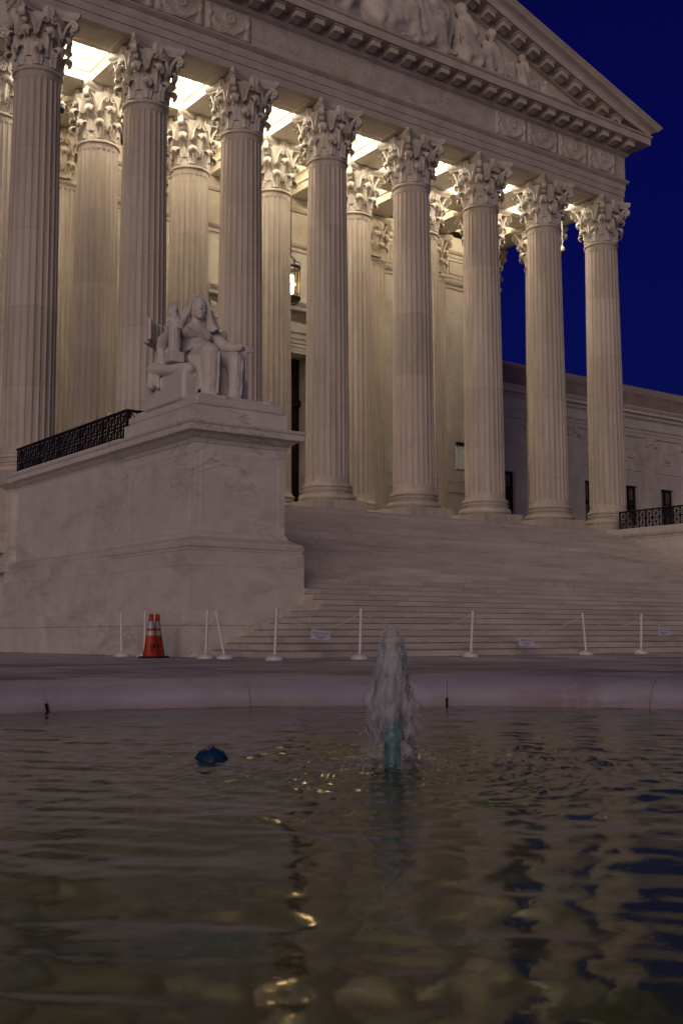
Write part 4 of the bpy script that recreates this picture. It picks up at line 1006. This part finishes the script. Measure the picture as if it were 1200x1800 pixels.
# ------------------------------------------------------------------ pediment sculpture
def seated(x, z0, h, lean=0.0, legdir=1, style=0, seed=1):
    r = np.random.default_rng(seed); b = MB(); y = -1.12; k = h/2.0
    P = lambda dx, dy, dz: (x+dx*k, y+dy*k, z0+dz*k)
    b.caps(P(0,0,0.35), P(lean*0.5,0,1.15), 0.30*k, 0.27*k); b.ell(P(0,0,0.35), (0.40*k,0.32*k,0.32*k))
    b.caps(P(lean*0.5-0.26,0,1.25), P(lean*0.5+0.26,0,1.25), 0.15*k, 0.15*k)
    b.caps(P(lean*0.5,0,1.3), P(lean*0.6,-0.03,1.52), 0.09*k, 0.085*k); b.ell(P(lean*0.65,-0.05,1.66), (0.155*k,0.18*k,0.21*k)); b.ell(P(lean*0.65,0.0,1.72), (0.18*k,0.18*k,0.18*k))
    b.caps(P(lean*0.65,-0.2,1.70), P(lean*0.65,-0.22,1.65), 0.02*k, 0.035*k)
    ld = legdir
    b.caps(P(0.05*ld,-0.1,0.40), P(0.72*ld,-0.28,0.55), 0.22*k, 0.17*k); b.caps(P(0.72*ld,-0.28,0.55), P(0.85*ld,-0.28,0.05), 0.16*k, 0.10*k); b.caps(P(0.85*ld,-0.28,0.06), P(1.08*ld,-0.33,0.05), 0.09*k, 0.07*k)
    b.caps(P(-0.05*ld,0.05,0.35), P(0.62*ld,0.1,0.30), 0.22*k, 0.16*k); b.caps(P(0.62*ld,0.1,0.30), P(0.95*ld,0.05,0.08), 0.14*k, 0.10*k)
    if style == 0:
        b.caps(P(lean*.5+0.30,-0.02,1.22), P(0.45*ld,-0.25,0.85), 0.11*k, 0.09*k); b.caps(P(0.45*ld,-0.25,0.85), P(0.70*ld,-0.35,0.75), 0.085*k, 0.06*k); b.ell(P(0.74*ld,-0.37,0.74), (0.09*k,0.07*k,0.06*k))
        b.caps(P(lean*.5-0.30,-0.02,1.22), P(-0.40,-0.10,0.75), 0.11*k, 0.09*k); b.caps(P(-0.40,-0.10,0.75), P(-0.15,-0.32,0.62), 0.085*k, 0.06*k)
    else:
        b.caps(P(lean*.5-0.30,0,1.22), P(-0.50,-0.1,0.75), 0.11*k, 0.09*k); b.caps(P(-0.50,-0.1,0.75), P(-0.62,-0.15,0.15), 0.085*k, 0.07*k)
        b.caps(P(lean*.5+0.30,0,1.22), P(0.30*ld,-0.3,1.0), 0.11*k, 0.09*k); b.caps(P(0.30*ld,-0.3,1.0), P(lean*0.65+0.05,-0.25,1.45), 0.085*k, 0.06*k)
    for q in range(9):
        u = r.uniform(-0.35, 0.35); b.caps(P(u,-0.28,0.75+r.uniform(0,.4)), P(u+0.5*ld*r.uniform(.3,1),-0.36,0.12+r.uniform(0,.25)), 0.04*k, 0.055*k)
    for q in range(5): u = -0.2+0.1*q; b.caps(P(lean*.5+u,-0.26,1.2), P(u*0.8+0.1,-0.31,0.55), 0.028*k, 0.04*k)
    b.ell(P(0.2*ld,0.0,0.10), (0.95*k,0.34*k,0.22*k)); b.ell(P(0.45*ld,-0.12,0.30), (0.5*k,0.24*k,0.24*k))
    return sculpt('relief_figure', b, MCAP, ped, 0.045*k+0.012, 2)
for args in ((-2.35,24.3,4.4,0.1,-1,0,11),(-0.9,24.3,4.6,0.0,1,1,12),(0.75,24.3,4.3,-0.2,1,0,13),(2.35,24.3,3.8,0.25,-1,0,14),(4.05,24.3,3.2,0.0,1,1,15),(5.75,24.3,2.6,0.1,1,0,16),(7.55,24.3,2.0,0.25,1,1,17),(9.0,24.3,1.15,0.5,1,0,18)):
    seated(*args)
b = MB()
for k in range(14): b.ell((9.4+k*0.15, -1.05, 24.36),(0.3,0.2,0.14-0.006*k+rng.uniform(0,.05)),8,6)
sculpt('relief_drapery', b, MCAP, ped, 0.06, 2)

# ------------------------------------------------------------------ lantern
lan = thing('lantern', (0.05, 5.8, 15.0), 'lit black iron hanging lantern above the dark doorway', 'lantern')
lx, ly = 0.05, 5.8
for z, r in ((15.32,0.40),(16.72,0.40)):
    mb = MB(); mb.lathe([(r-0.05,z-0.06),(r,z-0.06),(r+0.03,z-0.02),(r+0.03,z+0.04),(r,z+0.08),(r-0.05,z+0.08)], 24, (lx,ly,0)); part('ring', mb, BLACK, lan, True, 40)
for k in range(6):
    a = 2*PI*(k+0.3)/6; mb = MB(); mb.tube([(lx+0.39*math.cos(a),ly+0.39*math.sin(a),15.3),(lx+0.39*math.cos(a),ly+0.39*math.sin(a),16.75)], 0.022, 6); part('upright', mb, BLACK, lan)
    mb = MB(); mb.tube([(lx+0.40*math.cos(a),ly+0.40*math.sin(a),16.78),(lx+0.42*math.cos(a),ly+0.42*math.sin(a),16.95),(lx+0.24*math.cos(a),ly+0.24*math.sin(a),17.02),(lx+0.10*math.cos(a),ly+0.10*math.sin(a),17.2),(lx,ly,17.3)], 0.022, 6); part('scroll', mb, BLACK, lan)
    mb = MB(); mb.tube([(lx+0.40*math.cos(a),ly+0.40*math.sin(a),15.28),(lx+0.30*math.cos(a),ly+0.30*math.sin(a),15.12),(lx+0.06*math.cos(a),ly+0.06*math.sin(a),15.06)], 0.02, 6); part('scroll', mb, BLACK, lan)
mb = MB().lathe([(0.33,15.38),(0.33,16.66)], 24, (lx,ly,0), False, False); part('glass', mb, LGLASS, lan, True)
mb = MB().lathe([(0.03,15.55),(0.12,15.6),(0.13,16.35),(0.03,16.42)], 14, (lx,ly,0)); part('light_tube', mb, FLAME, lan, True)
mb = MB(); mb.tube([(lx,ly,17.28),(lx,ly,22.15)], 0.02, 6); part('rod', mb, BLACK, lan)
ld = bpy.data.lights.new('lantern_light', 'POINT'); ld.energy = LANTERN_W; ld.color = (1.0, 0.70, 0.38); ld.shadow_soft_size = 0.2
l = bpy.data.objects.new('lantern_light', ld); COL.objects.link(l); l.parent = lan; l.location = (0.0, 0.0, 0.98)
# ------------------------------------------------------------------ security cameras on drop poles
for (x, y, z, lab) in ((-12.39,1.9,19.0,'white dome security camera on a thin pole left of the second column'),(13.42,1.9,19.12,'white dome security camera on a thin pole between the two rightmost columns')):
    t = thing('security_camera', (x,y,z), lab, 'camera', 'pole cameras under the portico ceiling')
    lpart('pole', MB().tube([(0,0,0.3),(0,0,22.17-z)], 0.022, 8), WHITEP, t)
    lpart('housing', MB().lathe([(0.03,0.32),(0.06,0.28),(0.10,0.24),(0.115,0.18),(0.115,0.06)], 16), WHITEP, t, smooth=True, angle=40)
    lpart('dome', MB().lathe([(0.105,0.06),(0.105,0.0),(0.09,-0.06),(0.05,-0.10),(0.01,-0.115)], 16), RUBBER, t, smooth=True, angle=60)

# ------------------------------------------------------------------ stanchions, chains, signs
BASE_S = MB().lathe([(0.175,0.0),(0.18,0.02),(0.165,0.055),(0.12,0.085),(0.05,0.10),(0.03,0.11)], 24).mesh('base', True, 60)
POST_S = MB().lathe([(0.031,0.10),(0.029,0.90)], 14).mesh('post', True, 40)
TOP_S = MB().lathe([(0.029,0.895),(0.036,0.90),(0.036,0.925),(0.028,0.945),(0.033,0.96),(0.02,0.985),(0.004,0.99)], 14).mesh('cap', True, 50)
SPOTS = [((-16.02,-11.35),(-0.035,0.0),'white plastic stanchion farthest left beside the pedestal wall','plain'),
         ((-16.10,-12.62),(0.005,0),'white plastic stanchion just left of the two orange cones',''),
         ((-15.80,-14.72),(0.03,0.0),'upright white stanchion nearest right of the cones by the bottom step',''),
         ((-15.66,-15.25),(-0.19,0.02),'white stanchion leaning sharply to the left beside the lowest step',''),
         ((-15.56,-16.88),(0.04,0),'white stanchion in front of the mitred corner of the steps',''),
         ((-13.80,-17.20),(0.03,0),'white stanchion standing just left of the fountain jet',''),
         ((-10.55,-16.85),(0.06,0),'white stanchion right of the fountain jet, leaning slightly right',''),
         ((-6.90,-16.85),(-0.06,0.01),'white stanchion leaning slightly left, second from the right edge',''),
         ((-4.65,-16.62),(0.04,0),'rightmost white stanchion in front of the stairs','')]
TOPS = []
for (x, y), (lx_, ly_), lab, _ in SPOTS:
    t = thing('stanchion', (x, y, 0.0), lab, 'stanchion', 'white chain stanchions along the stairs')
    rx = Vector((math.cos(YAW), -math.sin(YAW), 0))
    q = Vector((0,0,1)).rotation_difference(Vector((rx.x*lx_, rx.y*lx_+ly_, 1)).normalized())
    for nm_, me in (('base', BASE_S), ('post', POST_S), ('cap', TOP_S)):
        o = link(nm_, me, WHITEP, t)
        if nm_ != 'base': o.rotation_mode = 'QUATERNION'; o.rotation_quaternion = q
    TOPS.append(Vector((x, y, 0))+q @ Vector((0, 0, 0.91)))
def chain_span(a, b, sag, lab):
    mb = MB(); L_ = (b-a).length; n = int(L_/0.045); pts = []
    for i in range(n+1):
        u = i/n; p = a.lerp(b, u); p.z -= sag*4*u*(1-u); pts.append(p)
    for i in range(n):
        p, q = pts[i], pts[i+1]; c = (p+q)/2; t = (q-p).normalized(); s_ = t.cross(Vector((0,0,1))).normalized(); w = s_ if i % 2 else t.cross(s_)
        loop = [c+t*(0.031*math.cos(x))+w*(0.014*math.sin(x)) for x in np.linspace(0, 2*PI, 9)[:-1]]
        rings = []
        for j in range(8):
            tt = (loop[(j+1) % 8]-loop[j-1]).normalized(); nn = t.cross(w).normalized(); mm = tt.cross(nn)
            rings.append([loop[j]+nn*0.0042, loop[j]+mm*0.0042, loop[j]-nn*0.0042, loop[j]-mm*0.0042])
        rings.append(rings[0]); mb.loft(rings, False, False)
    o = part('chain', mb, WHITEP, None); prop(o, lab, 'chain', 'white plastic chains between the stanchions'); return pts
spans_ = {}
for i, j, sag, lab in ((2,3,0.06,'short white plastic chain from the upright to the leaning stanchion'),(3,4,0.26,'white plastic chain sagging in front of the step corner'),(4,5,0.30,'white plastic chain hanging between step corner and fountain jet'),(5,6,0.34,'white plastic chain behind the fountain jet'),(6,7,0.36,'white plastic chain hanging across the middle of the stairs'),(7,8,0.26,'white plastic chain between the two rightmost stanchions')):
    spans_[(i,j)] = chain_span(TOPS[i].copy(), TOPS[j].copy(), sag, lab)
endp = Vector((-0.9,-16.55,0.9)); chain_span(TOPS[8].copy(), endp, 0.32, 'white plastic chain running out of the picture at the right')
def sign(c, tilt, lab):
    t = thing('sign', c, lab, 'sign', 'area closed signs on the chain')
    R_ = Matrix.Rotation(-YAW*0.15, 4, 'Z') @ Matrix.Rotation(tilt, 4, 'Y')
    o = lpart('board', MB().cbox(-0.205,0.205,-0.004,0.004,-0.10,0.10,0.002), SIGNW, t); o.matrix_local = R_
    me = text_mesh('AREA CLOSED', 0.062, 0.0005)
    for v in me.vertices: v.co = Vector((v.co.x*0.92, -0.0062, v.co.y+0.03))
    me.materials.clear(); o = link('lettering', me, SIGNB, t); o.matrix_local = R_
    mb = MB()
    for k, w in enumerate((0.15, 0.12, 0.05)): mb.box(-w,w,-0.0058,-0.0045,-0.025-k*0.024,-0.016-k*0.024)
    mb.box(-0.198,0.198,-0.0055,-0.0045,0.090,0.094); mb.box(-0.198,0.198,-0.0055,-0.0045,-0.094,-0.090)
    o = lpart('print_lines', mb, SIGNB, t); o.matrix_local = R_
    hk = MB().tube([(-0.15,0,0.10),(-0.15,0,0.16)], 0.004, 5).tube([(0.15,0,0.10),(0.15,0,0.16)], 0.004, 5); o = lpart('hanger', hk, WHITEP, t); o.matrix_local = R_
sign((-14.60,-17.02,0.47), 0.10, 'white AREA CLOSED sign on the chain left of the fountain jet')
sign((-8.93,-16.92,0.315), 0.03, 'white AREA CLOSED sign low on the chain right of the jet')
sign((-3.90,-16.75,0.545), 0.0, 'white AREA CLOSED sign at the right edge of the picture')

# ------------------------------------------------------------------ traffic cones
def cone_r(z): return 0.165-0.135*(z-0.04)/0.87
def cone_band(name, z0, z1, mat, t, e=0.0, th=None):
    prof = [(cone_r(z)+e, z) for z in np.linspace(z0, z1, 4)]; lpart(name, MB().lathe(prof, 28), mat, t, smooth=True, angle=40)
CROT = math.atan2(CAM.y+13.4, CAM.x+16.0)
for (x, y, turn, lab) in ((-16.30,-13.3,0.35,'left orange traffic cone with two white bands beside the pedestal'),(-16.06,-13.12,-0.15,'right orange traffic cone with two white bands beside the pedestal')):
    t = thing('traffic_cone', (x, y, 0), lab, 'cone', 'traffic cones beside the pedestal')
    lpart('base', MB().cbox(-0.20,0.20,-0.20,0.20,0,0.04,0.012), RUBBER, t).rotation_euler.z = 0.65
    lpart('body', MB().lathe([(cone_r(0.04)+.01,0.038)]+[(cone_r(z), z) for z in (0.06,0.3,0.6,0.80,0.90)]+[(0.025,0.914),(0.01,0.918)], 28), ORANGE, t, smooth=True, angle=50)
    cone_band('reflective_band', 0.47, 0.565, REFLT, t, 0.003); cone_band('reflective_band', 0.615, 0.76, REFLT, t, 0.003)
    lpart('tip', MB().lathe([(0.05,0.78),(0.052,0.80),(0.046,0.905),(0.03,0.92)], 24), ORANGE, t, smooth=True, angle=40)
    for body, zc, dx in (('US', 0.235, 0.0), ('C', 0.155, -0.02)):
        me = text_mesh(body, 0.10, 0.0, 'CENTER', 0.004)
        for v in me.vertices:
            z = zc+v.co.y; a = CROT+turn+(v.co.x+dx)/cone_r(z); r = cone_r(z)+0.0025; v.co = Vector((r*math.cos(a), r*math.sin(a), z))
        me.materials.clear(); link('stencil', me, INK, t)

# ------------------------------------------------------------------ fountain nozzle, jet, floating dispenser
nz = thing('fountain_nozzle', (NOZ[0], NOZ[1], -0.6), 'teal fountain nozzle pipe standing in the water under the jet', 'nozzle')
lpart('pipe', MB().lathe([(0.043,0.0),(0.043,0.52)], 20), TEAL, nz, smooth=True, angle=40)
lpart('collar', MB().lathe([(0.043,0.52),(0.054,0.525),(0.058,0.54),(0.058,0.565),(0.050,0.58)], 20), TEAL, nz, smooth=True, angle=40)
lpart('head', MB().lathe([(0.048,0.578),(0.052,0.59),(0.046,0.612),(0.040,0.622),(0.038,0.642),(0.026,0.647)], 20), TEAL, nz, smooth=True, angle=40)
def jet_material():
    m = bpy.data.materials.new('water_spray'); m.use_nodes = True; nt = m.node_tree; b = nt.nodes['Principled BSDF']
    b.inputs['Base Color'].default_value = (0.66, 0.70, 0.76, 1); b.inputs['Roughness'].default_value = 0.35; b.inputs['Subsurface Weight'].default_value = 0.0
    pos = nd(nt, 'ShaderNodeTexCoord').outputs['Object']
    n = noise(nt, mapping(nt, pos, (20, 20, 4)), 1.0, 4, 0.55, 0.8)
    a = ramp(nt, n, [(0.36, (0.025, 0.025, 0.025)), (0.72, (0.36, 0.36, 0.36))])
    sp = nd(nt, 'ShaderNodeSeparateXYZ'); lk(nt, pos, sp.inputs[0])
    mr = nd(nt, 'ShaderNodeMapRange'); lk(nt, sp.outputs[2], mr.inputs[0]); mr.inputs[1].default_value = 0.16; mr.inputs[2].default_value = 0.34; mr.inputs[3].default_value = 0.48; mr.inputs[4].default_value = 1.0
    am = nd(nt, 'ShaderNodeMath', operation='MULTIPLY'); lk(nt, a, am.inputs[0]); lk(nt, mr.outputs[0], am.inputs[1])
    lk(nt, am.outputs[0], b.inputs['Alpha']); bump(nt, b, n, 0.6, 0.02)
    tr = nd(nt, 'ShaderNodeBsdfTranslucent'); tr.inputs[0].default_value = (0.75, 0.78, 0.8, 1)
    return m
SPRAY = jet_material()
jet = thing('fountain_jet', (NOZ[0], NOZ[1], WATER_Z), 'foaming white water jet rising from the teal nozzle', 'water jet')
def jet_shell(seed, R0, R1, top, bot, jit, pw=0.5):
    r = np.random.default_rng(seed); rings = []; n = 48; nz_ = 36
    ph = r.uniform(0, 2*PI, 6)
    for i in range(nz_):
        t = i/(nz_-1); z = top+(bot-top)*t; R = R0*min(1, 0.70+3*t)+(R1-R0)*(t**pw); ring = []
        for k in range(n):
            a = 2*PI*k/n
            f = 1+jit*(0.35*math.sin(3*a+ph[0]+5*t)+0.25*math.sin(5*a+ph[1]-3*t)+0.2*math.sin(9*a+ph[2]+9*t)+0.2*math.sin(14*t*2+ph[3]+2*a)+0.15*math.sin(17*a+ph[5]+4*t))
            ring.append((R*f*math.cos(a)-0.012*t, R*f*math.sin(a), z+0.02*math.sin(4*a+ph[4])*(t > 0.02)))
        rings.append(ring)
    return MB().loft(rings, True, False)
for args in ((1, 0.030, 0.070, 0.71, 0.26, 0.30, 0.5), (2, 0.036, 0.085, 0.70, 0.20, 0.40, 0.45), (3, 0.038, 0.105, 0.68, 0.12, 0.45, 0.40), (5, 0.040, 0.120, 0.62, 0.04, 0.55, 0.40), (8, 0.05, 0.135, 0.46, 0.0, 0.65, 0.4)):
    lpart('spray', jet_shell(*args), SPRAY, jet, smooth=True, angle=None)
fo = MB(); rings = []; r = np.random.default_rng(4); ph = r.uniform(0, 6.28, 8)
for i in range(16):                                           # churned foam where the water falls back
    q = i/15; rings.append([((0.07+q*(0.34+0.09*math.sin(3*a+ph[0])+0.06*math.sin(7*a+ph[1])))*math.cos(a), (0.07+q*(0.34+0.09*math.sin(3*a+ph[0])+0.06*math.sin(7*a+ph[1])))*math.sin(a), 0.006+0.030*(1-q)*abs(math.sin(9*a+6*q+ph[2])*math.sin(5*a-11*q+ph[3]))) for a in np.linspace(0, 2*PI, 73)[:-1]])
fo.loft(rings, False, False); lpart('foam', fo, SPRAY, jet, smooth=True, angle=None)
drops = MB(); r = np.random.default_rng(9)
for k in range(600):
    t = r.random()**0.7; z = 0.72*(1-t)+r.normal(0, 0.02); R = (0.03+0.11*t**0.5)*(0.7+0.55*r.random()); a = r.uniform(0, 2*PI); s_ = 0.0010+0.0022*r.random()**3
    if z < 0: z = abs(z)*0.2
    drops.ell((R*math.cos(a), R*math.sin(a), z), (s_, s_, s_*1.5), 5, 4)
for k in range(320):
    R = 0.12+abs(r.normal(0, 0.20)); a = r.uniform(0, 2*PI); s_ = 0.0012+0.0028*r.random()**2; drops.ell((R*math.cos(a), R*math.sin(a), 0.006+0.05*r.random()**4), (s_*1.8, s_*1.8, s_*0.7), 6, 4)
WDROP = plain('water_drop', (0.62, 0.66, 0.70), 0.25, 0, 0.5, 10, 0.2)
o = lpart('droplets', drops, WDROP, jet, smooth=True, angle=None); prop(o, None, None, None, 'stuff')

fl = thing('pool_float', (-24.10, -29.32, WATER_Z-0.065), 'blue perforated floating dispenser bobbing left of the jet', 'float')
fp = [(0.05,-0.05),(0.093,-0.03),(0.098,0.02),(0.093,0.055),(0.078,0.088),(0.053,0.110),(0.022,0.119),(0.004,0.120)]
shell = lpart('shell', MB().lathe(fp, 30), BLUEP, fl, smooth=True, angle=50)
hb = MB().lathe([(0.007,0),(0.007,0.004)], 8).mesh('hole')
for r_, z_, nn in ((0.0975,0.03,16),(0.0885,0.066,13),(0.065,0.101,9),(0.033,0.117,5)):
    for k in range(nn):
        a = 2*PI*(k+0.3*(nn % 2))/nn; o = link('hole', hb, HOLE, shell); nrm = Vector((r_*math.cos(a), r_*math.sin(a), max(0, z_-0.0)*1.0)).normalized()
        nrm = Vector((math.cos(a), math.sin(a), 0)).lerp(Vector((0,0,1)), min(1, (z_/0.108)**2)).normalized()
        o.rotation_mode = 'QUATERNION'; o.rotation_quaternion = nrm.to_track_quat('Z', 'Y'); o.location = Vector((r_*math.cos(a), r_*math.sin(a), z_))-nrm*0.0025
lpart('knob', MB().lathe([(0.02,0.115),(0.018,0.128),(0.008,0.131)], 12), BLUEP, fl, smooth=True, angle=40)
bpy.context.view_layer.update()
